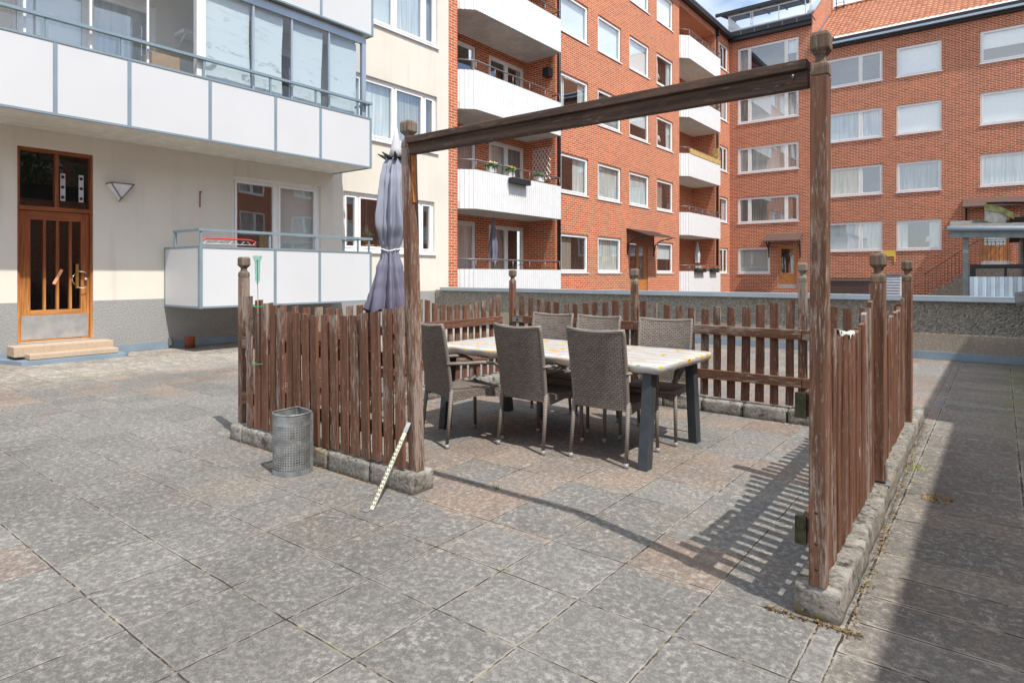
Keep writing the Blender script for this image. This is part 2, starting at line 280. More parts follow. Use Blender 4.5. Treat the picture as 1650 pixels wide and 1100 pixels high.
    # stain trail and damp moss on the shaded side
    moss = t.math('MULTIPLY', t.math('MULTIPLY', t.step(x, -.25, .25), t.step(y, 5.2, 8.)), t.step(t.noise(t.vec(t.math('MULTIPLY', x, 1.2), t.math('MULTIPLY', y, 3.)), 2.6, 5, .65), .42, .58))
    c = t.mix(t.math('MULTIPLY', moss, .8), c, (.12, .14, .04))
    big = t.step(t.noise(P, .38, 6, .62), .46, .64); c = t.mix(t.math('MULTIPLY', big, .5), c, t.mix(1., c, (.66, .64, .62), 'MULTIPLY'))
    rough = t.step(n1, .3, .7, .78, .95)
    hgt = t.math('ADD', t.math('MULTIPLY', n1, .3), t.math('ADD', t.math('MULTIPLY', n2, .2), t.math('MULTIPLY', t.step(d, .001, .009), .55)))
    t.bump(hgt, .55, .008); return t.out(c, rough, 0, .25)
M['paving'] = paving()
M['asphalt'] = render_('courtyard_asphalt', (.06, .06, .06), (.10, .10, .10), 50, .4, .01)
M['stairconc'] = render_('dark_stair_concrete', (.13, .105, .09), (.21, .18, .155), 12, .3, .01)
M['soil'] = render_('dry_leaf_litter', (.10, .06, .03), (.30, .19, .07), 60, .5, .01)
# ------------------------------------------------------------ geometry helpers
class MB:
    def __init__(s): s.v = []; s.f = []; s.mi = []; s.sm = []; s.mats = []; s.uvs = {}
    def mat(s, m):
        m = M[m] if isinstance(m, str) else m
        if m not in s.mats: s.mats.append(m)
        return s.mats.index(m)
    def add(s, vs, fs, m, smooth=False, mx=None):
        o = len(s.v); k = s.mat(m)
        if mx is not None: vs = [mx @ Vector(p) for p in vs]
        s.v += [tuple(p) for p in vs]
        for f in fs: s.f.append(tuple(o+i for i in f)); s.mi.append(k); s.sm.append(smooth)
    def box(s, x0, x1, y0, y1, z0, z1, m, mx=None, skip=''):
        if x0 > x1: x0, x1 = x1, x0
        if y0 > y1: y0, y1 = y1, y0
        if z0 > z1: z0, z1 = z1, z0
        V = [(x0, y0, z0), (x1, y0, z0), (x1, y1, z0), (x0, y1, z0), (x0, y0, z1), (x1, y0, z1), (x1, y1, z1), (x0, y1, z1)]
        F = {'b': (0, 3, 2, 1), 't': (4, 5, 6, 7), 's': (0, 1, 5, 4), 'e': (1, 2, 6, 5), 'n': (2, 3, 7, 6), 'w': (3, 0, 4, 7)}
        s.add(V, [F[k] for k in F if k not in skip], m, mx=mx)
    def tube(s, pts, r, m, n=8, cap=True, mx=None, flat=None):
        pts = [Vector(p) for p in pts]; rs = r if isinstance(r, (list, tuple)) else [r]*len(pts); V = []; F = []
        up = Vector((0, 0, 1)); 
        for i, p in enumerate(pts):
            d = (pts[min(i+1, len(pts)-1)]-pts[max(i-1, 0)]).normalized()
            a = d.cross(up) if abs(d.z) < .95 else d.cross(Vector((0, 1, 0))); a.normalize(); b = d.cross(a)
            ra, rb = (rs[i], rs[i]) if not flat else (rs[i], rs[i]*flat)
            V += [p+a*ra*cos(2*pi*k/n)+b*rb*sin(2*pi*k/n) for k in range(n)]
        for i in range(len(pts)-1):
            for k in range(n): F.append((i*n+k, i*n+(k+1) % n, (i+1)*n+(k+1) % n, (i+1)*n+k))
        if cap: F.append(tuple(range(n))[::-1]); F.append(tuple((len(pts)-1)*n+k for k in range(n)))
        s.add(V, F, m, n > 5, mx)
    def lathe(s, prof, m, n=20, c=(0, 0, 0), mx=None, smooth=True):
        V = [(c[0]+r*cos(2*pi*k/n), c[1]+r*sin(2*pi*k/n), c[2]+z) for r, z in prof for k in range(n)]; F = []
        for i in range(len(prof)-1):
            for k in range(n): F.append((i*n+k, i*n+(k+1) % n, (i+1)*n+(k+1) % n, (i+1)*n+k))
        F.append(tuple(range(n))[::-1]); F.append(tuple((len(prof)-1)*n+k for k in range(n)))
        s.add(V, F, m, smooth, mx)
    def prism(s, poly, z0, z1, m, mx=None):
        n = len(poly); V = [(x, y, z0) for x, y in poly]+[(x, y, z1) for x, y in poly]
        F = [tuple(range(n))[::-1], tuple(range(n, 2*n))]+[(i, (i+1) % n, n+(i+1) % n, n+i) for i in range(n)]; s.add(V, F, m, mx=mx)
    def grid(s, fn, nu, nv, m, smooth=True, close=False, mx=None):
        V = [fn(i/nu, j/nv) for j in range(nv+1) for i in range(nu+1)]; F = [(j*(nu+1)+i, j*(nu+1)+i+1, (j+1)*(nu+1)+i+1, (j+1)*(nu+1)+i) for j in range(nv) for i in range(nu)]
        s.add(V, F, m, smooth, mx)
    def leafy(s, n, c, rad, size, m, squash=1.):
        for _ in range(n):
            p = Vector((random.gauss(0, 1), random.gauss(0, 1), random.gauss(0, squash))); p = p.normalized()*rad*random.random()**.4; p.z *= squash; p += Vector(c)
            a = Vector((random.uniform(-1, 1), random.uniform(-1, 1), random.uniform(-1, 1))).normalized()*size*random.uniform(.6, 1.3); b = a.orthogonal().normalized()*size*.45
            s.add([p-a, p-b, p+a, p+b], [(0, 1, 2, 3)], m)
    def build(s, name, parent=None, loc=None, fix=True, bevel=0, uvmode='box', world=True):
        """verts are world coordinates when world=True and get shifted to the parent's place"""
        o0 = Vector(loc) if loc is not None else (Vector(parent_loc(parent)) if (parent and world) else Vector((0, 0, 0)))
        vs = [tuple(Vector(p)-o0) for p in s.v] if world else s.v
        me = bpy.data.meshes.new(name); me.from_pydata(vs, [], s.f)
        for m in s.mats: me.materials.append(m)
        me.polygons.foreach_set('material_index', s.mi); me.polygons.foreach_set('use_smooth', s.sm)
        if fix:
            import bmesh
            bm = bmesh.new(); bm.from_mesh(me); bmesh.ops.recalc_face_normals(bm, faces=bm.faces); bm.to_mesh(me); bm.free()
        uv = me.uv_layers.new(name='UVMap'); off = o0 if world else Vector((0, 0, 0))
        for p in me.polygons:
            n = p.normal; ax, ay, az = abs(n.x), abs(n.y), abs(n.z)
            for li in p.loop_indices:
                c = me.vertices[me.loops[li].vertex_index].co+off
                uv.data[li].uv = (c.x, c.y) if (az > ax and az > ay) else ((c.y, c.z) if ax > ay else (c.x, c.z))
        o = bpy.data.objects.new(name, me); S.collection.objects.link(o)
        if parent: o.parent = parent; 
        if loc is not None and parent: o.location = Vector(loc)-Vector(parent_loc(parent))
        elif not parent: o.location = o0
        elif world and parent: pass
        if parent and world and loc is None: # same origin as the thing at the top of the chain
            o.location = (0, 0, 0)
        if bevel:
            b = o.modifiers.new('bevel', 'BEVEL'); b.width = bevel; b.segments = 2; b.limit_method = 'ANGLE'
        return o
def parent_loc(p):
    v = Vector((0, 0, 0))
    while p: v = v+p.location; p = p.parent
    return v
def tag(o, label=None, cat=None, group=None, kind=None):
    if label: o['label'] = label
    if cat: o['category'] = cat
    if group: o['group'] = group
    if kind: o['kind'] = kind
    return o
def empty(name, loc, label, cat, group=None, rz=0.):
    o = bpy.data.objects.new(name, None); S.collection.objects.link(o); o.location = loc; o.rotation_euler.z = rz; o.empty_display_size = .1
    return tag(o, label, cat, group)
def part(name, parent, fn, **k):
    b = MB(); fn(b); return b.build(name, parent, **k)
def copy_tree(o, parent=None):
    c = o.copy(); S.collection.objects.link(c); c.parent = parent
    for ch in [q for q in bpy.data.objects if q.parent == o]: copy_tree(ch, c)
    return c
# ------------------------------------------------------------ ground
b = MB(); b.box(-800, 800, -800, 800, -1.2, -.6, 'asphalt'); tag(b.build('ground', loc=(0, 0, -.6)), kind='structure')
b = MB(); b.box(-12.6, 3.2, -9, 12.35, -.5, 0, 'paving'); tag(b.build('terrace', loc=(0, 0, 0)), kind='structure')
b = MB(); b.box(-13.2, 9, 12.4, 36, -.55, .3, 'asphalt'); tag(b.build('courtyard', loc=(0, 20, .3)), kind='structure')
# ------------------------------------------------------------ facade helpers
class Fac:
    """a facade plane: axis 'x' faces +x (u = y), axis 'y' faces -y (u = x)"""
    def __init__(s, axis, d): s.a = axis; s.d = d
    def box(s, b, u0, u1, z0, z1, n0, n1, m, skip=''):
        if s.a == 'x': b.box(s.d+n0, s.d+n1, u0, u1, z0, z1, m)
        elif s.a == 'X': b.box(s.d-n0, s.d-n1, u0, u1, z0, z1, m)
        else: b.box(u0, u1, s.d-n0, s.d-n1, z0, z1, m)
    def quad(s, b, u0, u1, z0, z1, n, m):
        if s.a == 'x': b.add([(s.d+n, u0, z0), (s.d+n, u1, z0), (s.d+n, u1, z1), (s.d+n, u0, z1)], [(0, 1, 2, 3)], m)
        elif s.a == 'X': b.add([(s.d-n, u0, z0), (s.d-n, u0, z1), (s.d-n, u1, z1), (s.d-n, u1, z0)], [(0, 1, 2, 3)], m)
        else: b.add([(u0, s.d-n, z0), (u1, s.d-n, z0), (u1, s.d-n, z1), (u0, s.d-n, z1)], [(0, 1, 2, 3)], m)
    def wall(s, b, u0, u1, z0, z1, holes, m, depth=.3, bands=None):
        us = sorted({u0, u1, *[q for h in holes for q in h[:2]]}); zs = sorted({z0, z1, *[q for h in holes for q in h[2:4]], *( [q[0] for q in bands] if bands else [])})
        us = [q for q in us if u0 <= q <= u1]; zs = [q for q in zs if z0 <= q <= z1]
        for i in range(len(us)-1):
            for j in range(len(zs)-1):
                cu, cz = (us[i]+us[i+1])/2, (zs[j]+zs[j+1])/2
                if any(h[0] < cu < h[1] and h[2] < cz < h[3] for h in holes): continue
                mm = m
                if bands:
                    for zb, q in bands:
                        if cz < zb: mm = q; break
                s.quad(b, us[i], us[i+1], zs[j], zs[j+1], 0, mm)
        for h in holes:   # reveals
            a0, a1, c0, c1 = h[:4]; dep = -(h[4] if len(h) > 4 else depth)
            def q(p): 
                P = []
                for (u, z, n) in p: P.append((s.d+n, u, z) if s.a == 'x' else ((s.d-n, u, z) if s.a == 'X' else (u, s.d-n, z)))
                b.add(P, [(0, 1, 2, 3)], m)
            q([(a0, c0, 0), (a0, c1, 0), (a0, c1, dep), (a0, c0, dep)]); q([(a1, c0, 0), (a1, c0, dep), (a1, c1, dep), (a1, c1, 0)])
            q([(a0, c1, 0), (a1, c1, 0), (a1, c1, dep), (a0, c1, dep)]); q([(a0, c0, 0), (a0, c0, dep), (a1, c0, dep), (a1, c0, 0)])
def window(F, bld, u0, u1, z0, z1, splits=(1.,), style=('blind',), rec=.07, fr=.055, sill=True, interior=True, jut=.035):
    """frame mesh with pane, sill and drapery children; splits = relative widths of the lights"""
    b = MB(); n0, n1 = -rec-.06, -rec
    F.box(b, u0, u0+fr, z0, z1, n0, n1, 'frame'); F.box(b, u1-fr, u1, z0, z1, n0, n1, 'frame')
    F.box(b, u0+fr, u1-fr, z0, z0+fr, n0, n1, 'frame'); F.box(b, u0+fr, u1-fr, z1-fr, z1, n0, n1, 'frame')
    W = u1-u0-2*fr; tot = sum(splits); mull = .06; c = u0+fr; lights = []
    for i, q in enumerate(splits):
        wd = (W-mull*(len(splits)-1))*q/tot; lights.append((c, c+wd)); c += wd
        if i < len(splits)-1: F.box(b, c, c+mull, z0+fr, z1-fr, n0, n1, 'frame'); c += mull
    sh = .048
    for (a, e) in lights:
        g = .006; a_, e_, y0, y1 = a+g, e-g, z0+fr+g, z1-fr-g
        F.box(b, a_, a_+sh, y0, y1, n0+.012, n1+.012, 'frame'); F.box(b, e_-sh, e_, y0, y1, n0+.012, n1+.012, 'frame')
        F.box(b, a_+sh, e_-sh, y0, y0+sh, n0+.012, n1+.012, 'frame'); F.box(b, a_+sh, e_-sh, y1-sh, y1, n0+.012, n1+.012, 'frame')
    w_ = b.build('window', bld)
    b = MB()
    for (a, e) in lights: F.quad(b, a+sh, e-sh, z0+fr+sh, z1-fr-sh, n0+.03, 'glass')
    b.build('pane', w_, fix=False)
    if sill: part('sill', w_, lambda q: F.box(q, u0-.04, u1+.04, z0-.045, z0-.003, -rec+.003, jut, 'white'))
    d = -rec-.15
    b = MB()
    for i, (a, e) in enumerate(lights):
        st = style[i % len(style)]; k = n0-.05-.004*i
        a -= .02; e += .02
        if st == 'blind': F.quad(b, a, e, z0+.03, z1-.03, k, 'blind')
        elif st == 'half': F.quad(b, a, e, z0+(z1-z0)*.45, z1-.03, k, 'blind')
        elif st == 'slats': F.quad(b, a, e, z0+.03, z1-.03, k, 'slats')
        elif st == 'sheer': F.quad(b, a, e, z0+.03, z1-.03, k, 'curtain')
        elif st == 'sky_reflection': F.quad(b, a, e, z0, z1, k, 'sky_reflection')
        elif st == 'drape': F.quad(b, a, e, z0+.03, z1-.03, k, 'greydrape')
        elif st == 'sides':
            F.quad(b, a, a+(e-a)*.24, z0+.03, z1-.03, k, 'curtain'); F.quad(b, a+(e-a)*.74, e, z0+.03, z1-.03, k, 'curtain')
        elif st == 'left': F.quad(b, a, a+(e-a)*.5, z0+.03, z1-.03, k, 'drape')
        elif st == 'right': F.quad(b, a+(e-a)*.55, e, z0+.03, z1-.03, k, 'curtain')
    if b.f: b.build('curtain', w_, fix=False)
    if interior:
        b = MB(); D = -1.0; F.quad(b, u0, u1, z0, z1, D, 'room')
        s_ = F
        def q(p):
            P = [((s_.d+n, u, z) if s_.a == 'x' else ((s_.d-n, u, z) if s_.a == 'X' else (u, s_.d-n, z))) for (u, z, n) in p]; b.add(P, [(0, 1, 2, 3)], 'room')
        e = -.31
        q([(u0, z0, e), (u0, z1, e), (u0, z1, D), (u0, z0, D)]); q([(u1, z0, e), (u1, z0, D), (u1, z1, D), (u1, z1, e)])
        q([(u0, z1, e), (u1, z1, e), (u1, z1, D), (u0, z1, D)]); q([(u0, z0, e), (u0, z0, D), (u1, z0, D), (u1, z0, e)])
        b.build('room', w_, fix=False)
    return w_
# ============================================================ CREAM BUILDING
CX = -12.0; F = Fac('x', CX)
cb = empty('cream_apartment_building', (CX, 5, 0), 'cream plastered apartment building with grey roughcast plinth and white panelled balconies beside the terrace', 'building')
door_h = (2.97, 4.0, .28, 3.345, .16)
holes = [door_h, (6.42, 8.465, 1.15, 3.31), (9.08, 12.04, 1.90, 3.29), (9.2, 12.14, 4.62, 6.13), (9.2, 12.15, 7.45, 8.97), (2.9, 5.0, 3.95, 6.15), (.3, 2.3, 3.95, 6.15), (6.2, 8.3, 3.95, 6.15)]
b = MB(); F.wall(b, -6, 12.56, 0, 13, holes, 'cream', .3, [(.91, 'plinth'), (99, 'cream')])
b.box(CX-8, CX, 12.56, 12.58, 0, 13, 'cream'); b.box(CX-8, CX, -6.02, -6, 0, 13, 'cream'); b.build('wall', cb, fix=False)
b = MB(); F.box(b, -6, 2.83, .005, .13, .002, .02, 'flash'); F.box(b, 4.14, 12.0, .005, .13, .002, .02, 'flash'); b.build('base_flashing', cb)
window(F, cb, 6.42, 8.465, 1.15, 3.31, (1, 1.05), ('none', 'slats'), .07, .07)
window(F, cb, 9.08, 12.04, 1.90, 3.29, (.42, 1.15, 1.15, .42), ('left', 'none', 'sheer', 'left'), .07, .07, jut=.05)
window(F, cb, 9.2, 12.14, 4.62, 6.13, (.42, 1.15, 1.15, .42), ('sheer', 'sheer', 'drape', 'none'), .07, .07, jut=.05)
window(F, cb, 9.2, 12.15, 7.45, 8.97, (.42, 1.15, 1.15, .42), ('sheer', 'slats', 'sheer', 'drape'), .07, .07, jut=.05)
window(F, cb, 2.9, 5.0, 3.95, 6.15, (1, 1), ('blind', 'sheer'), .07, .07)
window(F, cb, .3, 2.3, 3.95, 6.15, (1, 1), ('blind', 'sheer'), .07, .07)
window(F, cb, 6.2, 8.3, 3.95, 6.15, (1, 1), ('sheer', 'none'), .07, .07)
# door
dr = part('door', cb, lambda q: (
    [q.box(CX-.14, CX-.07, a, e, .285, 2.36, 'oak') for a, e in ((3.01, 3.155), (3.845, 3.965))],
    [q.box(CX-.14, CX-.075, a, e, .78, 2.22, 'oak') for a, e in ((3.325, 3.362), (3.502, 3.54), (3.68, 3.718))],
    q.box(CX-.14, CX-.073, 3.155, 3.845, 2.22, 2.36, 'oak_h'), q.box(CX-.14, CX-.073, 3.155, 3.845, .285, .78, 'oak_h')), bevel=.004)
part('door_frame', dr, lambda q: (q.box(CX-.15, CX-.02, 2.972, 3.008, .285, 3.343, 'oak'), q.box(CX-.15, CX-.02, 3.967, 3.998, .285, 3.343, 'oak'),
    q.box(CX-.15, CX-.02, 3.008, 3.967, 3.29, 3.343, 'oak_h'), q.box(CX-.15, CX-.03, 3.008, 3.967, 2.365, 2.43, 'oak_h'), q.box(CX-.15, CX-.04, 3.475, 3.525, 2.43, 3.29, 'oak')), bevel=.004)
part('glass_light', dr, fix=False, fn=lambda q: (F.quad(q, 3.15, 3.85, .77, 2.23, -.115, 'clear'), F.quad(q, 3.008, 3.967, 2.43, 3.29, -.115, 'clear')))
part('dark_hall', dr, lambda q: (q.box(CX-1.6, CX-1.5, 2.5, 4.5, .2, 3.4, 'dark'), q.box(CX-1.5, CX-.31, 2.5, 2.52, .2, 3.4, 'dark'), q.box(CX-1.5, CX-.31, 4.48, 4.5, .2, 3.4, 'dark'), q.box(CX-1.5, CX-.31, 2.5, 4.5, .18, .2, 'dark'), q.box(CX-1.5, CX-.31, 2.5, 4.5, 3.4, 3.42, 'dark')))
part('kick_plate', dr, lambda q: q.box(CX-.07, CX-.064, 3.035, 3.945, .32, .70, 'kick'))
def handle(q):
    q.box(CX-.07, CX-.055, 3.765, 3.81, 1.12, 1.52, 'brass')
    q.tube([(CX-.05, 3.79, 1.40), (CX-.01, 3.80, 1.40), (CX-.0, 3.86, 1.39), (CX-.0, 3.90, 1.375)], .007, 'kick')
    q.tube([(CX-.05, 3.79, 1.14), (CX-.01, 3.80, 1.13), (CX-.0, 3.86, 1.12), (CX-.0, 3.90, 1.15)], .007, 'kick')
    q.tube([(CX-.06, 3.77, 1.38), (CX-.03, 3.72, 1.31), (CX-.03, 3.70, 1.27), (CX-.03, 3.72, 1.22), (CX-.06, 3.77, 1.16)], .008, 'brass')
    q.lathe([(.022, -.03), (.022, .03), (.012, .04)], 'kick', 12, mx=Matrix.Translation((CX-.04, 3.90, 1.27)) @ Matrix.Rotation(pi/2, 4, 'Y'))
part('handle', dr, handle)
part('paper_note', dr, lambda q: q.box(-.002, .0, -.022, .022, -.13, .13, plain('salmon_paper', (.75, .33, .18), .8), mx=Matrix.Translation((CX-.07, 3.52, 1.31)) @ Matrix.Rotation(R(-26), 4, 'X')))
def decals(q):
    for y in (3.60, 3.86):
        q.box(CX-.112, CX-.1105, y-.035, y+.035, 2.55, 3.0, 'screen')
        for k in range(3): q.lathe([(.026, 0), (.026, .002)], 'dark', 14, mx=Matrix.Translation((CX-.110, y, 2.61+k*.165)) @ Matrix.Rotation(pi/2, 4, 'Y'))
part('vent_strip', dr, decals)
def stp(q):
    q.box(CX+.0, CX+.36, 2.84, 4.18, .10, .26, 'step'); q.box(CX+.0, CX+.57, 2.98, 4.18, .066, .15, 'step')
part('doorstep', cb, stp, bevel=.012)
part('step_flashing', cb, lambda q: (q.prism([(CX+.0, 2.70), (CX+.66, 2.86), (CX+.70, 4.22), (CX+.66, 4.29), (CX+.0, 4.27)], .0, .062, 'flash')))
# panelled balconies
def balcony(y0, y1, zb, zt, zr, divs, xo=-10.70, first=None):
    def slab(q): q.box(CX+.003, xo+.01, y0+.02, y1-.02, zb+.02, zb+.20, 'soffit')
    bl = part('balcony', cb, slab)
    def panels(q):
        for a, e in zip(divs[:-1], divs[1:]): q.box(xo+.012, xo+.03, a+.028, e-.028, zb+.035, zt-.035, 'panel')
        q.box(CX+.05, xo-.03, y0+.0, y0+.016, zb+.035, zt-.035, 'panel'); q.box(CX+.05, xo-.03, y1-.016, y1, zb+.035, zt-.035, 'panel')
    part('panel', bl, panels)
    def fr(q):
        for i, a in enumerate(divs): q.box(xo-.01, xo+.037, a-.027 if i else a, a+.027 if i < len(divs)-1 else a, zb, zt, 'railmetal') if 0 < i < len(divs)-1 else None
        for a, e in ((y0-.004, y0+.05), (y1-.05, y1+.004)): q.box(xo-.02, xo+.039, a, e, zb-.001, zt+.001, 'railmetal')
        q.box(xo-.012, xo+.038, y0+.05, y1-.05, zb+.002, zb+.035, 'railmetal'); q.box(xo-.012, xo+.041, y0+.05, y1-.05, zt-.034, zt-.002, 'railmetal')
        for yy in (y0, y1-.02):
            q.box(CX+.01, xo-.021, yy-.002, yy+.022, zb, zb+.034, 'railmetal'); q.box(CX+.01, xo-.021, yy-.002, yy+.022, zt-.034, zt, 'railmetal'); q.box(CX+.01, CX+.045, yy-.003, yy+.023, zb+.034, zt-.034, 'railmetal')
        q.box(xo-.025, xo+.05, y0-.02, y1+.02, zr-.045, zr, 'railmetal')   # handrail
        for yy in (y0, y1-.04): q.box(CX+.35, xo-.026, yy, yy+.04, zr-.044, zr-.002, 'railmetal'); q.box(CX+.38, CX+.42, yy+.002, yy+.038, zt, zr-.046, 'railmetal')
        n = max(2, int((y1-y0)/1.25)); 
        for d_ in divs[1:-1]:
            q.box(xo-.0, xo+.032, d_-.018-.1, d_+.018-.1, zt, zr-.046, 'railmetal')
        for d_ in (y0+.03, y1-.35, y1-.06): q.box(xo-.0, xo+.032, d_-.018, d_+.018, zt, zr-.046, 'railmetal')
    part('railing', bl, fr); return bl
D1 = [5.13, 6.53, 7.50, 8.80]; balcony(5.13, 8.80, .77, 1.835, 2.13, D1)
D2 = [-2.0, -.7, .6, 1.83, 3.08, 4.05, 5.31, 6.54, 7.52, 8.80]; bu = balcony(-2, 8.80, 3.62, 4.70, 5.03, D2)
D3 = [-2.0, -.7, .6, 1.83, 3.08, 4.05, 5.31, 6.54, 7.52, 8.83]; balcony(-2, 8.83, 6.45, 7.53, 7.86, D3, -10.68)
def mull(q):
    for y in (.9, 1.8, 2.75, 3.56, 4.36): q.box(-10.80, -10.77, y-.016, y+.016, 4.0, 6.40, 'white')
    q.box(-10.86, -10.74, 5.12, 5.27, 3.83, 6.42, 'white')
    for y in (6.16, 6.95, 7.80): q.box(-10.81, -10.77, y-.02, y+.02, 4.0, 6.40, 'cap')
    q.box(-10.83, -10.75, 8.62, 8.72, 3.83, 6.42, 'cap'); q.box(-10.82, -10.76, -2, 5.12, 6.38, 6.44, 'white'); q.box(-10.83, -10.75, 5.27, 8.62, 6.27, 6.44, 'cap')
    q.box(-10.83, -10.76, 5.27, 8.62, 3.83, 4.0, 'cap')
    for x in (-11.3, -11.9): q.box(x-.02, x+.02, 8.64, 8.70, 3.83, 6.42, 'cap')
part('glazing_frame', bu, mull)
part('glazing', bu, lambda q: (F.quad(q, -2, 5.12, 3.83, 6.38, 1.22, 'clear'), F.quad(q, 5.27, 8.62, 4.0, 6.27, 1.215, 'clear'), q.add([(-11.95, 8.66, 3.83), (-10.83, 8.66, 3.83), (-10.83, 8.66, 6.4), (-11.95, 8.66, 6.4)], [(0, 1, 2, 3)], 'clear')), fix=False)
def reflection_sheets(q):
    for a, e in ((5.29, 6.14), (6.18, 6.80), (6.97, 7.68), (7.83, 8.52)):
        q.grid(lambda u, v, a=a, e=e: (-10.86+.004*sin(u*5+v*2+a), a+(e-a)*u-.02*sin(v*4+a)*u, 4.72+1.53*v), 14, 14, 'sky_reflection')
part('painted_reflection', bu, reflection_sheets, fix=False)  # added sheet behind the clear panes, carries the painted reflections
t = empty('wall_lamp', (CX, 4.34, 2.75), 'triangular wall lamp with white glass beside the wooden door', 'lamp')
def lampb(q):
    q.add([(CX, 4.20, 2.88), (CX, 4.58, 2.88), (CX, 4.39, 2.62), (CX+.13, 4.23, 2.90), (CX+.13, 4.57, 2.90), (CX+.10, 4.39, 2.66)], [(0, 2, 1), (0, 1, 4, 3), (0, 3, 5, 2), (1, 2, 5, 4), (3, 4, 5)], 'lampglass')
part('diffuser', t, lampb)
def lampf(q):
    A, B_, C_ = (CX+.135, 4.22, 2.905), (CX+.135, 4.58, 2.905), (CX+.105, 4.39, 2.645)
    for p, r_ in ((A, B_), (B_, C_), (C_, A), ((CX+.01, 4.19, 2.885), A), ((CX+.01, 4.59, 2.885), B_), ((CX+.01, 4.39, 2.61), C_)): q.tube([p, r_], .011, 'greymetal', 6)
part('housing', t, lampf)
b = MB(); b.box(CX+.002, CX+.012, 5.765, 5.785, 2.62, 2.92, 'rust'); b.box(CX+.012, CX+.03, 5.762, 5.80, 2.90, 2.925, 'rust'); tag(b.build('wall_hook', loc=(CX, 5.77, 2.6)), 'thin rusty iron bar fixed to the cream wall right of the lamp', 'hook')
b = MB(); b.lathe([(.085, 0), (.085, .20), (.088, .21), (.075, .21), (.07, .03)], 'rust', 20, (-11.74, 5.47, 0)); 
for k in range(7): b.lathe([(.011, 0), (.011, .004)], 'dark', 8, mx=Matrix.Translation((-11.74+.085*cos(k*.9-1.6), 5.47+.085*sin(k*.9-1.6), .045)) @ Matrix.Rotation(k*.9-1.6, 4, 'Z') @ Matrix.Rotation(pi/2, 4, 'Y'))
tag(b.build('tin_can', loc=(-11.74, 5.47, 0)), 'rusty orange tin with punched holes standing at the foot of the wall', 'can')
b = MB(); b.box(CX+.022, CX+.06, 5.19, 5.27, .06, .19, 'greymetal'); b.tube([(CX+.04, 5.23, .06), (CX+.04, 5.23, .002)], .012, 'black'); tag(b.build('socket_box', loc=(CX, 5.23, .1)), 'small grey outdoor socket box low on the plinth beside the rusty tin', 'socket')
# red rack on lower balcony
b = MB()
b.tube([(-11.0, 5.3, 1.90), (-11.0, 5.33, 1.96), (-11.0, 5.42, 1.985), (-11.0, 6.22, 1.985), (-11.0, 6.31, 1.96), (-11.0, 6.34, 1.80)], .013, 'red', 8)
b.tube([(-11.0, 5.3, 1.90), (-11.0, 5.29, 1.2), (-11.0, 5.3, .98)], .013, 'red', 8); b.tube([(-11.0, 6.34, 1.82), (-11.0, 6.36, 1.2), (-11.0, 6.36, .98)], .013, 'red', 8)
for k in range(9): b.tube([(-11.0, 5.36+.115*k, 1.90+.05*(k % 2)), (-11.0, 5.42+.115*k, 1.90+.05*((k+1) % 2))], .004, 'white', 5)
b.tube([(-11.0, 5.3, 1.89), (-11.0, 6.34, 1.89)], .006, 'white', 6)
tag(b.build('drying_rack', loc=(-11, 5.8, .98)), 'red tubular drying rack leaning inside the lower white balcony', 'rack')
b = MB(); b.box(CX-.12, CX-.10, 7.05, 7.38, 1.93-.72, 2.15, 'card', mx=None); tag(b.build('cork_board', loc=(CX-.11, 7.2, 1.3)), 'brown board standing behind the balcony window glass', 'board')
def pframe(q):
    q.box(CX-.13, CX-.11, 7.82, 8.05, 1.25, 2.14, 'white')
# window sill plants in the ground floor window
t = empty('potted_plant', (CX-.2, 9.95, 1.97), 'arching green potted plant on the sill inside the ground floor window', 'plant')
def plnt(q):
    for k in range(13):
        a = random.uniform(-1.3, 1.3); ln = random.uniform(.18, .42); hh = random.uniform(.2, .45)
        pts = [(CX-.2+.02*sin(a*3+j), 9.95+sin(a)*ln*j/6, 2.04+hh*sin(pi*.62*j/6)*1.0) for j in range(7)]
        q.tube(pts, [.012, .016, .018, .017, .014, .009, .003], 'leaf', 5, flat=.3)
part('leaves', t, plnt, fix=False)
part('pot', t, lambda q: q.lathe([(.12, 0), (.16, .09), (.165, .1), (.15, .1)], 'terracotta', 18, (CX-.2, 9.95, 1.97)))
t = empty('terracotta_pot', (CX-.2, 10.30, 1.97), 'small terracotta pot with a cactus on the sill beside the arching plant', 'plant')
part('pot', t, lambda q: q.lathe([(.05, 0), (.07, .09), (.072, .1), (.06, .1)], 'terracotta', 14, (CX-.2, 10.30, 1.97)))
part('leaves', t, lambda q: q.leafy(60, (CX-.2, 10.30, 2.12), .06, .02, 'leaf', 1.5), fix=False)
t = empty('pendant_lamp', (CX-.75, 10.35, 2.3), 'dark trumpet shaped pendant lamp hanging inside the ground floor window', 'lamp')
part('shade', t, lambda q: q.lathe([(.22, 0), (.12, .04), (.05, .14), (.02, .28)], 'screen', 20, (CX-.75, 10.35, 2.35))); part('cord', t, lambda q: q.tube([(CX-.75, 10.35, 2.62), (CX-.75, 10.35, 3.3)], .006, 'white', 5))
# items inside the glazed balcony
b = MB(); b.box(-11.99, -11.62, 5.3, 5.9, 5.72, 5.78, 'white'); b.tube([(-11.97, 5.35, 5.5), (-11.65, 5.35, 5.71)], .012, 'white'); tag(b.build('wall_shelf', loc=(-11.8, 5.6, 5.7)), 'white bracket shelf on the back wall inside the glazed balcony', 'shelf')
b = MB(); b.box(-11.5, -11.1, 4.55, 5.0, 3.83, 5.05, 'card'); tag(b.build('cardboard_box', loc=(-11.3, 4.8, 3.83)), 'tall brown cardboard box inside the glazed balcony', 'box')
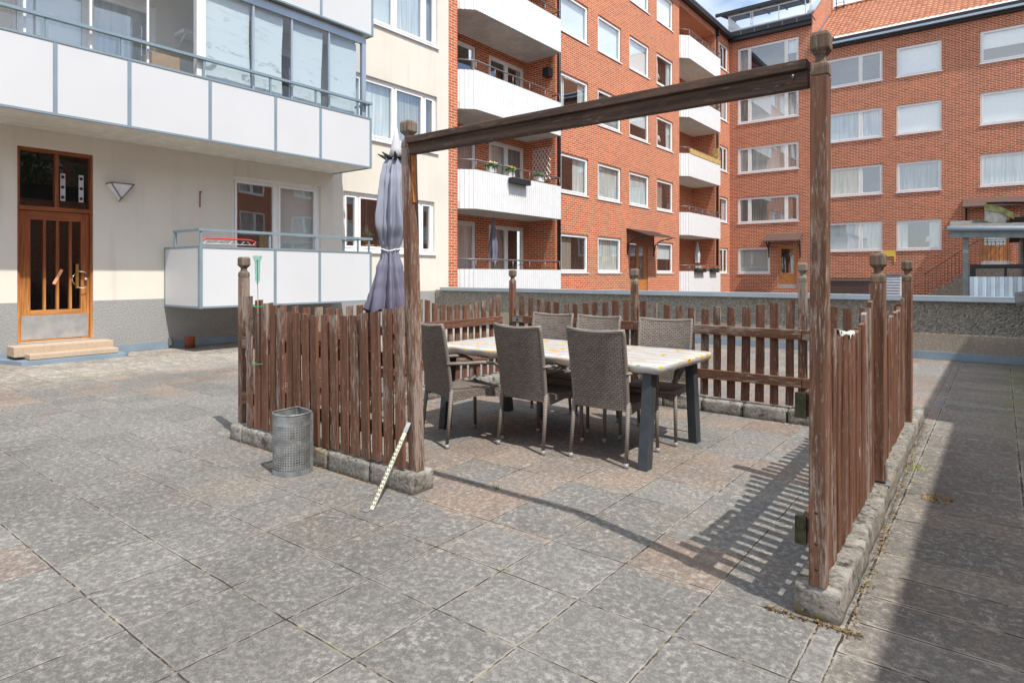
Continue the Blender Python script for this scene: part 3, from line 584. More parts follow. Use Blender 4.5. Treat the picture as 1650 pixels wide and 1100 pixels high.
# ============================================================ BRICK BUILDING LONG WING (faces +x)
bw = empty('orange_brick_building', (CX, 24, 0), 'orange brick apartment building with corrugated white balconies and black canopy over its wooden door', 'building')
FH = 2.795
cols = [(18.16, 20.0), (20.72, 22.55), (23.28, 25.10), (25.87, 27.62)]; w5 = (33.75, 35.05)
H = []; wins = []
sty = {0: [('left',), ('sheer',), None, ('half',)], 1: [('right',), ('sheer',), ('sheer',), ('left',)], 2: [('sides',), ('drape',), ('half',), ('sides',)], 3: [('blind',), ('blind',), ('blind',), ('sides',)], 4: [('blind',), ('blind',), ('blind',), ('blind',)]}
for n in range(5):
    z0 = 1.42+FH*n if n < 4 else 12.6; z1 = z0+1.37
    for i, (a, e) in enumerate(cols):
        if n == 0 and i == 2: continue
        H.append((a, e, z0, z1)); wins.append((a, e, z0, z1, sty[n][i]))
    H.append((*w5, z0, z1)); wins.append((*w5, z0, z1, ('right',) if n % 2 else ('left',)))
H.append((23.30, 24.98, .3, 2.62, .12))
BAYS = [(12.94, 17.85), (28.33, 33.10)]
for a, e in BAYS: H.append((a, e, .0, 14.1, 1.25))
b = MB(); F = Fac('x', CX); F.wall(b, 12.58, 35.35, 0, 14.4, H, 'brick', .25)
for a, e in BAYS: pass
FB = Fac('x', CX-1.25); HB = []
bayw = []
for bi, (a, e) in enumerate(BAYS):
    for n in range(5):
        z = .6+FH*n
        hb = [(a+.6, a+2.22, z+.75, z+2.42), (e-2.05, e-.12, z+.02, z+2.38)] if bi == 0 else [(a+.35, a+2.3, z+.1, z+2.40)]
        HB += hb; bayw += [(q, bi, n) for q in hb]
    FB.wall(b, a, e, 0, 14.1, [h for h in HB if a <= h[0] < e], 'brick', .2)
b.box(CX-9, CX-1.6, 12.6, 35.3, 14.2, 14.4, 'brick')
b.build('wall', bw, fix=False)
for (a, e, z0, z1, st) in wins: window(F, bw, a, e, z0, z1, (1.,), st, .05, .05)
for (q, bi, n) in bayw:
    wd = q[1]-q[0]
    if bi == 0 and q[3]-q[2] > 2: window(FB, bw, *q, (1, 1), (('drape', 'none'), ('sheer', 'drape'), ('none', 'sides'))[n % 3], .04, .07, sill=False, jut=.0)
    elif bi == 0: window(FB, bw, *q, (1,), (('sheer',), ('drape',), ('left',))[n % 3], .04, .07)
    else: window(FB, bw, *q, (1,), (('none',), ('drape',))[n % 2], .04, .07, sill=False)
def bay_balcony(bi, n):
    a, e = BAYS[bi]; xo = -11.65; z0, z1, zr = .40+FH*n, 1.50+FH*n, 1.78+FH*n; e_ = e-.22
    if bi: z0 += .02
    poly = [(CX-1.24, a+.005), (CX, a+.005), (xo-.02, a+.40), (xo-.02, e_-.01), (CX+.0, e-.03), (CX-1.24, e-.005)]
    bl = part('balcony', bw, lambda q: q.prism(poly, z0+.02, z0+.20, 'dirtysoffit' if bi == 0 else 'soffit'))
    def para(q):
        path = [(CX+.0, a+.01), (xo, a+.39)] ; path2 = [(xo, a+.39), (xo, e_)]; path3 = [(xo, e_), (CX-.0, e_+.02)]
        for (p, r_) in (path, path2, path3):
            p, r_ = Vector((*p, 0)), Vector((*r_, 0)); L = (r_-p).length; d = (r_-p)/L; nn = Vector((d.y, -d.x, 0)); per = .105
            if bi and p is not None and L > 3: q.add([(p.x, p.y, z0), (r_.x, r_.y, z0), (r_.x, r_.y, z1), (p.x, p.y, z1)], [(0, 1, 2, 3)], 'white'); continue
            pts = []; k = max(2, int(L/per)); 
            for i in range(k):
                for f_, o in ((0, 0), (.42, 0), (.5, .022), (.92, .022)): pts.append(p+d*(L*(i+f_)/k)+nn*(o))
            pts.append(r_.copy()); V = [(v.x, v.y, z0) for v in pts]+[(v.x, v.y, z1) for v in pts]; m_ = len(pts)
            q.add(V, [(i, i+1, m_+i+1, m_+i) for i in range(m_-1)], 'white')
    part('parapet', bl, para, fix=False)
    def rl(q):
        P = [(CX+.02, a+.02, zr), (xo-.03, a+.40, zr), (xo-.03, e_-.02, zr), (CX+.0, e_+.0, zr)]; q.tube(P, .022, 'greymetal', 8)
        L = e_-a-.42; k = 5
        for i in range(k+1): q.tube([(xo-.03, a+.42+L*i/k, z1-.1), (xo-.03, a+.42+L*i/k, zr)], .013, 'greymetal', 6)
        if bi: 
            for i in range(26): q.tube([(xo-.03, a+.45+L*i/26, z1-.02), (xo-.03, a+.45+L*i/26, zr-.02)], .006, 'greymetal', 4)
    part('railing', bl, rl); return bl
for bi in (0, 1):
    for n in range(5): bay_balcony(bi, n)
for bi, (a, e) in enumerate(BAYS):
    part('drainpipe', bw, lambda q: (q.tube([(CX+.08, e+.12, .0), (CX+.08, e+.12, 14.15)], .055, 'black', 12), q.box(CX+.01, CX+.17, e+.02, e+.22, 14.1, 14.35, 'black')))
part('eave', bw, lambda q: (q.box(CX-9, CX+.30, 12.6, 35.05, 14.40, 14.50, 'black'), q.box(CX+.18, CX+.32, 12.6, 35.06, 14.501, 14.62, 'black')))
part('roof', bw, lambda q: q.add([(CX+.2, 12.6, 14.5), (CX+.2, 35.3, 14.5), (CX-6, 35.3, 17.2), (CX-6, 12.6, 17.2)], [(0, 1, 2, 3)], 'felt'))
def wdoor(q):
    q.box(CX-.13, CX-.05, 23.31, 24.97, .3, 2.62, 'pine')
dd = part('door', bw, lambda q: (q.box(CX-.10, CX-.05, 23.32, 23.42, .3, 2.6, 'pine'), q.box(CX-.10, CX-.05, 24.86, 24.96, .3, 2.6, 'pine'), q.box(CX-.10, CX-.05, 24.0, 24.22, .3, 2.5, 'pine'), q.box(CX-.10, CX-.05, 23.42, 24.86, 2.5, 2.6, 'pine'),
    q.box(CX-.10, CX-.06, 23.42, 24.86, .3, 1.2, 'pine'), q.box(CX-.09, CX-.055, 24.68, 24.86, 1.2, 2.5, 'pine')))
part('glass_light', dd, lambda q: F.quad(q, 23.42, 24.86, 1.2, 2.5, -.08, 'glass'), fix=False); part('dark_hall', dd, lambda q: q.box(CX-.6, CX-.5, 23.3, 24.9, .3, 2.6, 'dark'))
part('handle', dd, lambda q: q.tube([(CX-.02, 24.30, 1.55), (CX-.02, 24.30, 1.75)], .02, 'gold'))
def canopy(q, ax, c0, c1, zt, dp):
    pass
cn = part('canopy', bw, lambda q: (q.add([(CX+.0, 23.0, 3.20), (CX+.0, 25.55, 3.20), (CX+1.0, 25.55, 2.88), (CX+1.0, 23.0, 2.88), (CX+.0, 23.0, 3.23), (CX+.0, 25.55, 3.23), (CX+1.0, 25.55, 2.91), (CX+1.0, 23.0, 2.91)], [(0, 3, 2, 1), (4, 5, 6, 7), (0, 1, 5, 4), (3, 7, 6, 2), (0, 4, 7, 3), (1, 2, 6, 5)], 'black'),
    [q.tube([(CX+.03, y, 2.25), (CX+.10, y, 2.60), (CX+.35, y, 2.80), (CX+.85, y, 2.88)], .025, 'black', 6) for y in (23.05, 25.5)], [q.tube([(CX+.03, y, 2.15), (CX+.03, y, 3.2)], .02, 'black', 6) for y in (23.05, 25.5)]))
# things on the balconies
def parasol_small(name, x, y, z0, z1, mt, label):
    t = empty(name, (x, y, z0), label, 'parasol', 'closed parasols on the brick building balconies')
    H_ = z1-z0
    def can(q):
        def f(u, v):
            r = (.025+.10*min(1, (1-v)*1.6)-.035*max(0, .3-v)*3+.03*max(0, .1-v)*8)*(1+.2*cos(u*2*pi*6)); return (x+r*cos(u*2*pi), y+r*sin(u*2*pi), z0+H_*(.12+.88*v))
        q.grid(f, 42, 12, mt)
    part('canopy', t, can, fix=False); part('pole', t, lambda q: q.tube([(x, y, z0-1.), (x, y, z1)], .02, 'greymetal'))
parasol_small('closed_parasol', -12.2, 14.76, 1.55, 3.08, 'parasol_grey', 'closed grey parasol on the ground floor balcony of the near brick bay')
parasol_small('closed_parasol', -12.2, 31.1, 1.80, 3.0, 'parasol_white', 'closed white parasol on the ground floor balcony of the far brick bay')
def trellis(q):
    x0 = -13.0; yy = 17.83
    def pt(u, z): return (CX-.95+u*.75, yy, z)
    for k in range(-4, 5):
        for s_ in (1, -1):
            u0, u1 = k/5, k/5+1.0; z0, z1 = (4.62, 5.72) if s_ > 0 else (5.72, 4.62)
            a, e = max(0, u0), min(1, u1)
            if a >= e: continue
            za = z0+(a-u0)*(z1-z0); ze = z0+(e-u0)*(z1-z0); q.tube([pt(a, za), pt(e, ze)], .013, 'white', 4)
b = MB(); trellis(b); tag(b.build('trellis', loc=(CX-.6, 17.83, 4.6)), 'white diamond trellis hanging on the side wall of the first floor balcony', 'trellis')
def flowerbox(y, z, label, wd, flowers, mt, x=-11.56):
    t = empty('flower_box', (x, y, z), label, 'planter', 'flower boxes on the brick building balconies')
    part('box', t, lambda q: (q.box(x-.08, x+.08, y-wd/2, y+wd/2, z, z+.16, mt),)); 
    part('leaves', t, lambda q: (q.leafy(130, (x, y-wd*.22, z+.2), .17, .045, 'leaf', .6), q.leafy(130, (x, y+wd*.22, z+.2), .17, .045, 'leaf', .6)), fix=False)
    if flowers: part('flowers', t, lambda q: [q.leafy(40, (x+.02, y+k*wd*.25, z+.27), .13, .04, fl, .5) for k, fl in ((-1, flowers[0]), (1, flowers[1]))], fix=False)
M['ypetal'] = plain('yellow_petal', (.7, .5, .05), .6)
flowerbox(29.85, 1.45, 'black flower box with pink and white blooms on the far ground floor balcony', 1.2, ('whitepetal', 'pink'), 'black')
flowerbox(31.75, 1.45, 'black flower box with deep red blooms at the end of the far ground floor balcony', .95, ('pink', 'pink'), 'black')
flowerbox(16.6, 4.35, 'white pot of green herbs at the right end of the trellis balcony', .3, None, 'white', -11.78)
flowerbox(15.05, 4.32, 'white pot of yellow flowers in the middle of the trellis balcony', .28, ('ypetal', 'ypetal'), 'white', -11.78)
flowerbox(14.15, 4.33, 'white pot with trailing yellow leaves left of the empty black trough', .28, ('ypetal', 'whitepetal'), 'white', -11.78)
b = MB(); b.box(-11.61, -11.43, 14.75, 15.65, 4.08, 4.24, 'black'); b.box(-11.59, -11.45, 14.78, 15.62, 4.20, 4.245, 'soil'); tag(b.build('balcony_trough', loc=(-11.52, 15.2, 4.08)), 'empty black plastic trough hung outside the trellis balcony', 'planter')
b = MB(); 
for k in range(22): b.box(-11.66, -11.63, 28.75+k*.187, 28.75+k*.187+.18, 7.10, 7.33+.01*(k % 2), 'bamboo')
b.box(-11.95, -11.66, 32.6, 32.66, 7.1, 7.95, 'bamboo'); tag(b.build('bamboo_screen', loc=(-11.65, 30.8, 7.1)), 'strip of yellow bamboo matting along the far second floor balcony rail', 'screen')
b = MB(); b.box(-12.35, -12.1, 17.58, 17.84, 8.1, 8.4, 'black'); tag(b.build('bird_house', loc=(-12.2, 17.7, 8.1)), 'small dark box fixed to the brick side wall of the second floor balcony', 'box')
t = empty('cafe_chair', (-12.3, 16.6, .6), 'thin metal cafe chair on the near ground floor balcony', 'chair')
part('frame', t, lambda q: [q.tube([(-12.5, y, .6), (-12.5, y, 1.05), (-12.55, y, 1.62), (-12.55, 16.6, 1.68)], .012, 'black', 6) for y in (16.35, 16.85)]); part('seat', t, lambda q: q.box(-12.52, -12.1, 16.35, 16.85, 1.03, 1.06, 'black'))
# ============================================================ BRICK BUILDING CROSS WING (faces -y)
RY = 35.35; F = Fac('y', RY)
rw = empty('red_brick_building', (-3, RY, 0), 'red brick apartment building with orange tiled roof closing the courtyard', 'building')
H = []; wins = []
lst = [(('sheer',), ), ]
L3 = [('drape', 'drape', 'left'), ('sheer', 'sheer', 'drape'), ('drape', 'blind', 'sheer'), ('sheer', 'none', 'half')]
for n in range(1, 5):
    z0 = 1.40+2.765*n; H.append((-11.55, -8.38, z0, z0+1.42)); wins.append((-11.55, -8.38, z0, z0+1.42, (.42, 1.45, .42), L3[n-1]))
H.append((-11.55, -9.82, 1.40, 2.82)); wins.append((-11.55, -9.82, 1.40, 2.82, (1,), ('slats',)))
A2 = [('blind', 'sheer'), ('sheer', 'none'), ('sheer', 'sheer'), ('none', 'none')]; B2 = [('sides',), ('drape',), ('blind',), ('blind',)]; C2 = [None, ('sheer',), ('blind',), ('half',)]
for n in range(4):
    z0 = 2.52+2.777*n
    H.append((-7.55, -4.55, z0, z0+1.45)); wins.append((-7.55, -4.55, z0, z0+1.45, (1.7, .75), A2[n]))
    H.append((-3.96, -2.16, z0, z0+1.42)); wins.append((-3.96, -2.16, z0, z0+1.42, (1,), B2[n]))
    if n: H.append((-.72, 1.25, z0, z0+1.44)); wins.append((-.72, 1.25, z0, z0+1.44, (1,), C2[n]))
D1_ = (-9.42, -8.48, .62, 2.85, .12); D2_ = (-.72, .35, 1.75, 3.92, .12); H += [D1_, D2_]
b = MB(); F.wall(b, -12, -7.72, 0, 14.55, [h for h in H if h[0] < -7.72], 'brick_dark', .22); F.wall(b, -7.72, 8, 0, 13.0, [h for h in H if h[0] > -7.72], 'brick_dark', .22)
# gable of the taller part, faces +x, rises with the roof
b.add([(-7.72, RY, 13.0), (-7.72, RY, 14.95), (-7.72, RY+4.3, 17.95), (-7.72, RY+5.2, 18.3), (-7.72, RY+5.6, 13.0)], [(0, 4, 3, 2, 1)], 'brick_dark')
b.build('wall', rw, fix=False)
for q in wins: window(F, rw, *q, rec=.05, fr=.06)
for d_ in (D1_, D2_):
    a, e, z0, z1, _ = d_; mid = z0+(z1-z0)*(.36 if d_ is D1_ else .42)
    dd = part('door', rw, lambda q: (q.box(a, a+.15, RY+.05, RY+.10, z0, z1, 'pine'), q.box(e-.17, e, RY+.05, RY+.10, z0, z1, 'pine'), q.box(a+.15, e-.17, RY+.05, RY+.10, z1-.14, z1, 'pine'), q.box(a+.15, e-.17, RY+.055, RY+.10, z0+.2, mid, 'pine'),
        [q.box(a+.17+.1*k, a+.175+.1*k, RY+.05, RY+.056, z0+.22, mid-.05, 'brownplastic') for k in range(6)]))
    part('glass_light', dd, lambda q: F.quad(q, a+.15, e-.17, mid, z1-.14, -.08, 'glass'), fix=False); part('kick_plate', dd, lambda q: q.box(a+.02, e-.02, RY+.04, RY+.053, z0, z0+.2, 'kick'))
    part('dark_hall', dd, lambda q: q.box(a, e, RY+.5, RY+.55, z0, z1, 'dark')); part('handle', dd, lambda q: q.tube([(a+.25, RY+.0, mid+.05), (a+.25, RY+.0, mid+.5)], .018, 'gold', 6))
def can2(q, a, e, zt, dp=.75):
    q.add([(a, RY, zt), (e, RY, zt), (e, RY-dp, zt-.42), (a, RY-dp, zt-.42), (a, RY, zt+.05), (e, RY, zt+.05), (e, RY-dp, zt-.36), (a, RY-dp, zt-.36)], [(0, 1, 2, 3), (4, 7, 6, 5), (3, 2, 6, 7), (0, 3, 7, 4), (1, 5, 6, 2)], 'brownplastic')
    for x in (a+.12, e-.12): q.tube([(x, RY-.02, zt-1.1), (x, RY-.10, zt-.8), (x, RY-.55, zt-.42)], .03, 'black', 6); q.tube([(x, RY-.03, zt-1.25), (x, RY-.03, zt-.1)], .03, 'black', 6)
part('canopy', rw, lambda q: can2(q, -10.0, -8.18, 3.5)); part('canopy', rw, lambda q: can2(q, -1.35, 1.0, 4.75))
part('fascia', rw, lambda q: (q.box(-12.0, -7.70, RY-.28, RY-.02, 14.30, 14.56, 'black'), q.box(-12.0, -7.66, RY-.36, RY-.283, 14.50, 14.72, 'black'), q.box(-12.1, -7.70, RY-.30, RY+.6, 14.73, 14.78, 'black'),
    q.box(-7.70, 9, RY-.16, RY-.002, 12.86, 13.06, 'black'), q.box(-7.70, 9, RY-.36, RY-.165, 12.98, 13.08, 'cap'), q.box(-7.70, 9, RY-.30, RY+.2, 13.09, 13.26, 'black'), [q.box(-12+.72*k, -11.97+.72*k, RY-.38, RY-.361, 14.50, 14.72, 'greymetal') for k in range(1, 6)]))
def tiles(q):
    sl = math.tan(R(33)); n_c, n_r = 62, 19; cw, rh = .24, .34; ppc = 6
    V = []; F_ = []; idx = {}
    for r in range(n_r):
        for e_ in (0, 1):
            for i in range(n_c*ppc+1):
                u = i/ppc; prof = .045*abs(sin(pi*u))**.8; s_ = (r+e_)*rh; step_ = .03 if e_ == 0 else 0.
                V.append((-7.70+u*cw, RY-.28+s_*cos(R(33)), 13.28+s_*sin(R(33))+prof+step_))
    W = n_c*ppc+1
    for r in range(n_r):
        for i in range(W-1): a = (2*r)*W+i; F_.append((a, a+1, a+W+1, a+W))
        if r < n_r-1:
            for i in range(W-1): a = (2*r+1)*W+i; F_.append((a, a+1, a+W+1, a+W))
    q.add(V, F_, 'tile', False)
part('roof', rw, tiles, fix=False)
ry_, rz_ = RY-.28+19*.34*cos(R(33)), 13.28+19*.34*sin(R(33))
part('ridge', rw, lambda q: [q.tube([(-7.65+.4*k, ry_, rz_+.03), (-7.27+.4*k, ry_, rz_+.05)], [.11, .13], 'tile', 8) for k in range(36)])
part('gable_coping', rw, lambda q: (q.add([(-7.95, RY-.05, 14.97), (-7.60, RY-.05, 14.97), (-7.60, RY+4.3, 18.0), (-7.95, RY+4.3, 18.0), (-7.95, RY-.05, 15.06), (-7.60, RY-.05, 15.06), (-7.60, RY+4.3, 18.09), (-7.95, RY+4.3, 18.09)], [(0, 1, 2, 3), (4, 7, 6, 5), (0, 4, 5, 1), (1, 5, 6, 2), (0, 3, 7, 4)], 'cap'),
    q.add([(-7.70, RY-.1, 13.35), (-7.45, RY-.1, 13.35), (-7.45, RY+3.9, 16.0), (-7.70, RY+3.9, 16.0), (-7.70, RY+3.9, 16.12), (-7.70, RY-.1, 13.5)], [(0, 1, 2, 3), (0, 3, 4, 5)], 'flash')))
# roof terrace glazing
gt = empty('glazed_roof_terrace', (-10.3, RY+1, 14.8), 'glazed roof terrace with slatted roof on top of the red brick building', 'conservatory')
def gtf(q):
    y0 = RY+.9
    q.box(-12.35, -7.98, y0-.02, y0+.02, 14.80, 15.30, 'screen')
    for x in (-12.35, -11.1, -11.0, -9.6, -8.25, -8.02): q.box(x-.025, x+.025, y0-.05, y0-.021, 15.30, 16.15, 'white')
    q.box(-12.35, -8.0, y0-.06, y0-.02, 15.26, 15.33, 'white'); q.box(-12.35, -8.0, y0-.06, y0-.02, 16.1, 16.17, 'white')
    q.box(-12.40, -12.36, y0, y0+3, 14.8, 16.2, 'screen'); q.box(-7.98, -7.94, y0, y0+3, 14.8, 16.6, 'white')
part('frame', gt, gtf); part('glazing', gt, lambda q: F.quad(q, -12.34, -8.02, 15.33, 16.1, -.88, 'clear'))
def slr(q):
    for k in range(9): q.box(-13.0, -7.95, RY+.75+.33*k, RY+.95+.33*k, 16.42+.06*k, 16.45+.06*k, 'greymetal')
    for x in (-12.9, -11.9, -10.9, -9.9, -8.9, -8.05): q.add([(x, RY+.7, 16.30), (x+.06, RY+.7, 16.30), (x+.06, RY+3.7, 16.85), (x, RY+3.7, 16.85), (x, RY+.7, 16.40), (x+.06, RY+.7, 16.40), (x+.06, RY+3.7, 16.95), (x, RY+3.7, 16.95)], [(0, 1, 2, 3), (4, 7, 6, 5), (0, 4, 5, 1), (1, 5, 6, 2), (0, 3, 7, 4)], 'black')
    q.box(-13.05, -7.95, RY+.62, RY+.72, 16.22, 16.40, 'black')
part('slatted_roof', gt, slr)
t = empty('roof_antenna', (-12.9, RY-.5, 14.6), 'thin roof antenna with short crossbars above the orange brick eave', 'antenna')
part('mast', t, lambda q: q.tube([(-14.6, 33.5, 14.5), (-14.6, 33.5, 17.0)], .03, 'greymetal', 6)); part('crossbars', t, lambda q: [q.tube([(-14.6-.35, 33.5, z), (-14.6+.35, 33.5, z+.05)], .018, 'greymetal', 5) for z in (16.2, 16.45, 16.7, 16.95)])
t = empty('chimney_ladder', (-7.2, RY+5.2, 16.2), 'black steel ladder standing on the tiled roof against the gable', 'ladder')
part('rails', t, lambda q: [q.tube([(x, RY+4.6, 15.9), (x, RY+4.6, 18.2)], .03, 'black', 5) for x in (-7.45, -7.05)]); part('rungs', t, lambda q: [q.tube([(-7.45, RY+4.6, 16.0+.3*k), (-7.05, RY+4.6, 16.0+.3*k)], .02, 'black', 5) for k in range(8)])
b = MB(); b.box(-4.62, -4.0, RY-.03, RY-.005, 2.22, 2.50, 'yellow'); b.box(-4.06, -4.0, RY-.031, RY-.004, 1.95, 2.22, 'yellow'); tag(b.build('yellow_sign', loc=(-4.3, RY, 2.2)), 'small blank yellow plate on the red brick wall', 'sign')
def winlamp(nm, x, y, z, lab, ax):
    t = empty(nm, (x, y, z), lab, 'lamp'); part('lamp_shade', t, lambda q: q.lathe([(.20, .28), (.11, .55)], 'lampglass', 16, (x, y, z))); part('foot', t, lambda q: q.lathe([(.08, 0), (.07, .03), (.02, .05), (.015, .28)], 'greymetal', 12, (x, y, z)))
winlamp('table_lamp', -2.65, RY+.32, 2.62, 'white shaded table lamp behind the lowest single window right of the yellow plate', 0)
winlamp('table_lamp', CX-.30, 26.5, 1.42+FH*2+.06, 'small white lamp in the second floor window nearest the far balconies', 0)
winlamp('table_lamp', CX-.30, 26.4, 1.42+FH*3+.06, 'small white lamp in the third floor window nearest the far balconies', 0)
t = empty('potted_orchid', (CX-.28, 21.3, 1.42+FH+.06), 'white flowering orchid in the first floor window second from the near drainpipe', 'plant')
part('pot', t, lambda q: q.lathe([(.07, 0), (.1, .14), (.09, .14)], 'white', 14, (CX-.28, 21.3, 1.42+FH+.06))); part('flowers', t, lambda q: q.leafy(70, (CX-.28, 21.3, 1.42+FH+.33), .2, .05, 'whitepetal', .6), fix=False)
# outside stair with railing at the right door
t = empty('outside_stair', (-1.6, RY-.6, .3), 'concrete outside stair with thin black railing below the right brick door', 'stairs')
def strs(q):
    for k in range(8): q.box(-2.6+.24*k, .6, RY-1.2, RY-.01, .3+.18*k, .48+.18*k, 'stairconc')
part('steps', t, strs)
def srl(q):
    q.tube([(-2.75, RY-1.22, 1.35), (-.75, RY-1.22, 2.85), (.6, RY-1.22, 2.85)], .014, 'black', 6)
    for k in range(24):
        x = -2.7+.14*k; zt = 1.35+min(1, (x+2.75)/2.)*1.5; q.tube([(x, RY-1.22, zt-.95), (x, RY-1.22, zt)], .007, 'black', 4)
part('railing', t, srl)
# courtyard furniture seen over the parapet
t = empty('storage_bench', (-5.6, 30, .3), 'brown slatted storage bench against a low beige wall beyond the parapet', 'bench')
part('body', t, lambda q: (q.box(-5.95, -4.35, 30.0, 30.6, .3, 1.05, 'brownplastic'), [q.box(-5.93, -4.37, 29.98, 30.0, .35+.1*k, .42+.1*k, 'brownplastic') for k in range(7)])); part('lid', t, lambda q: q.box(-6.0, -4.3, 29.95, 30.65, 1.05, 1.10, 'brownplastic'))
b = MB(); b.box(-6.6, -3.7, 30.8, 31.0, .3, 1.15, 'beige'); b.box(-6.62, -3.68, 30.78, 31.02, 1.15, 1.19, 'brownplastic'); tag(b.build('low_wall', loc=(-5.2, 30.9, .3)), 'low beige garden wall with brown top behind the slatted bench', 'wall')
b = MB(); b.add([(-3.78, 29.6, .3), (-3.18, 29.6, .3), (-3.18, 30.1, .3), (-3.78, 30.1, .3), (-3.72, 29.9, 1.28), (-3.2, 29.9, 1.28), (-3.2, 30.1, 1.28), (-3.72, 30.1, 1.28)], [(0, 1, 5, 4), (1, 2, 6, 5), (2, 3, 7, 6), (3, 0, 4, 7), (4, 5, 6, 7)], 'screen'); b.box(-3.74, -3.18, 29.85, 30.12, 1.285, 1.38, 'greymetal'); 
for k in range(7): b.box(-3.74, -3.2, 29.6+.035*k, 29.61+.035*k, .42+.115*k, .46+.115*k, 'greymetal')
tag(b.build('covered_chair', loc=(-3.5, 29.9, .3), bevel=.03), 'grey covered reclining chair beside the slatted bench', 'chair')
# carport / sheds on the right beyond the parapet
t = empty('open_shed', (0, 14, .3), 'grey green open shed with corrugated white front behind the parapet', 'shed')
part('roof', t, lambda q: q.add([(-.72, 13.5, 2.12), (2.6, 13.5, 1.98), (2.6, 15.6, 2.26), (-.80, 15.6, 2.40), (-.72, 13.5, 2.16), (2.6, 13.5, 2.02), (2.6, 15.6, 2.30), (-.80, 15.6, 2.44)], [(0, 1, 2, 3), (4, 7, 6, 5), (0, 4, 5, 1), (1, 5, 6, 2), (0, 3, 7, 4), (3, 2, 6, 7)], 'felt'))
part('fascia', t, lambda q: (q.add([(-.70, 13.44, 2.0), (2.6, 13.44, 1.86), (2.6, 13.49, 1.86), (-.70, 13.49, 2.0), (-.70, 13.44, 2.13), (2.6, 13.44, 1.99), (2.6, 13.49, 1.99), (-.70, 13.49, 2.13)], [(0, 1, 5, 4), (3, 7, 6, 2), (4, 5, 6, 7), (0, 3, 2, 1), (0, 4, 7, 3)], 'greywood'),
    q.add([(-.72, 13.5, 2.0), (-.82, 15.6, 2.3), (-.82, 15.6, 2.45), (-.72, 13.5, 2.15)], [(0, 1, 2, 3)], 'greywood')))
part('gutter', t, lambda q: q.tube([(-.74, 13.40, 2.15), (2.6, 13.40, 2.01)], .045, 'cap', 8))
for x in (-.47, 1.9): part('post', t, lambda q: q.box(x-.05, x+.03, 13.55, 13.63, .3, 2.02, 'greywood'))
def corr(q):
    V = []; k = 26
    for i in range(k):
        for f_, o in ((0, 0), (.35, 0), (.5, .035), (.85, .035)): V.append((-.42+(i+f_)*.118, 13.50-o))
    m_ = len(V); q.add([(x, y, .3) for x, y in V]+[(x, y, 1.31) for x, y in V], [(i, i+1, m_+i+1, m_+i) for i in range(m_-1)], plain('galvanised_pale_blue', (.60, .70, .78), .4, .3, .15, 2))
part('corrugated_front', t, corr, fix=False)
part('rail', t, lambda q: (q.box(-.42, 2.6, 13.58, 13.66, 1.45, 1.52, 'black'), q.box(-.42, -.34, 13.58, 13.66, 1.3, 1.45, 'black'), q.box(.05, .09, 13.6, 13.64, 1.3, 1.45, 'black')))
t = empty('old_lean_to', (1, 15.5, .3), 'old lean-to with mossy curved roof edge and peeling white board beyond the parapet', 'shed')
part('roof', t, lambda q: q.grid(lambda u, v: (-.22+2.6*u, 14.9+2.2*v, 2.62+.10*(1-(2*u-.25)**2)*(u < .6)-.14*u+.15*v), 10, 4, 'felt'), fix=False)
part('edge_board', t, lambda q: (q.add([(-.24, 14.84, 2.56), (.0, 14.82, 2.50), (.2, 14.80, 2.36), (.2, 14.80, 2.48), (.0, 14.82, 2.61), (-.24, 14.84, 2.68), (-.24, 14.90, 2.56), (.0, 14.88, 2.50), (.2, 14.86, 2.36), (.2, 14.86, 2.48), (.0, 14.88, 2.61), (-.24, 14.90, 2.68)], [(0, 1, 4, 5), (1, 2, 3, 4), (6, 11, 10, 7), (7, 10, 9, 8), (0, 5, 11, 6), (5, 4, 10, 11), (4, 3, 9, 10), (0, 6, 7, 1), (1, 7, 8, 2)], 'mossboard'), q.add([(-.235, 14.86, 2.36), (-.05, 14.86, 2.30), (.06, 14.86, 2.22), (.1, 14.86, 2.42), (0, 14.86, 2.5), (-.235, 14.86, 2.56), (-.235, 14.90, 2.36), (-.05, 14.90, 2.30), (.06, 14.90, 2.22), (.1, 14.90, 2.42), (0, 14.90, 2.5), (-.235, 14.90, 2.56)], [(0, 1, 2, 3, 4, 5), (11, 10, 9, 8, 7, 6), (0, 6, 7, 1), (1, 7, 8, 2), (0, 5, 11, 6)], 'oldwhite')))
part('wall', t, lambda q: (q.box(.14, 2.6, 15.0, 17, 2.02, 2.42, 'dark'), q.box(.30, 2.6, 15.0, 17, .3, 2.018, 'greymetal'), [q.box(.30+.05*k, .335+.05*k, 14.965, 14.998, .3, 2.015, 'lathgrey') for k in range(40)]))
t = empty('small_low_roof', (.6, 11.3, 0), 'dark seamed corner of a low roof at the right edge before the parapet', 'shed')
part('roof', t, lambda q: (q.add([(.16, 11.62, 1.05), (1.9, 11.2, 1.32), (1.9, 10.0, 1.32), (.16, 10.6, .93), (.16, 11.62, 1.09), (1.9, 11.2, 1.36), (1.9, 10.0, 1.36), (.16, 10.6, .97)], [(0, 1, 2, 3), (4, 7, 6, 5), (0, 4, 5, 1), (0, 3, 7, 4), (3, 2, 6, 7)], 'felt'),))
part('wall', t, lambda q: q.box(.55, 1.85, 10.3, 11.1, 0, 1.0, 'plinth'))
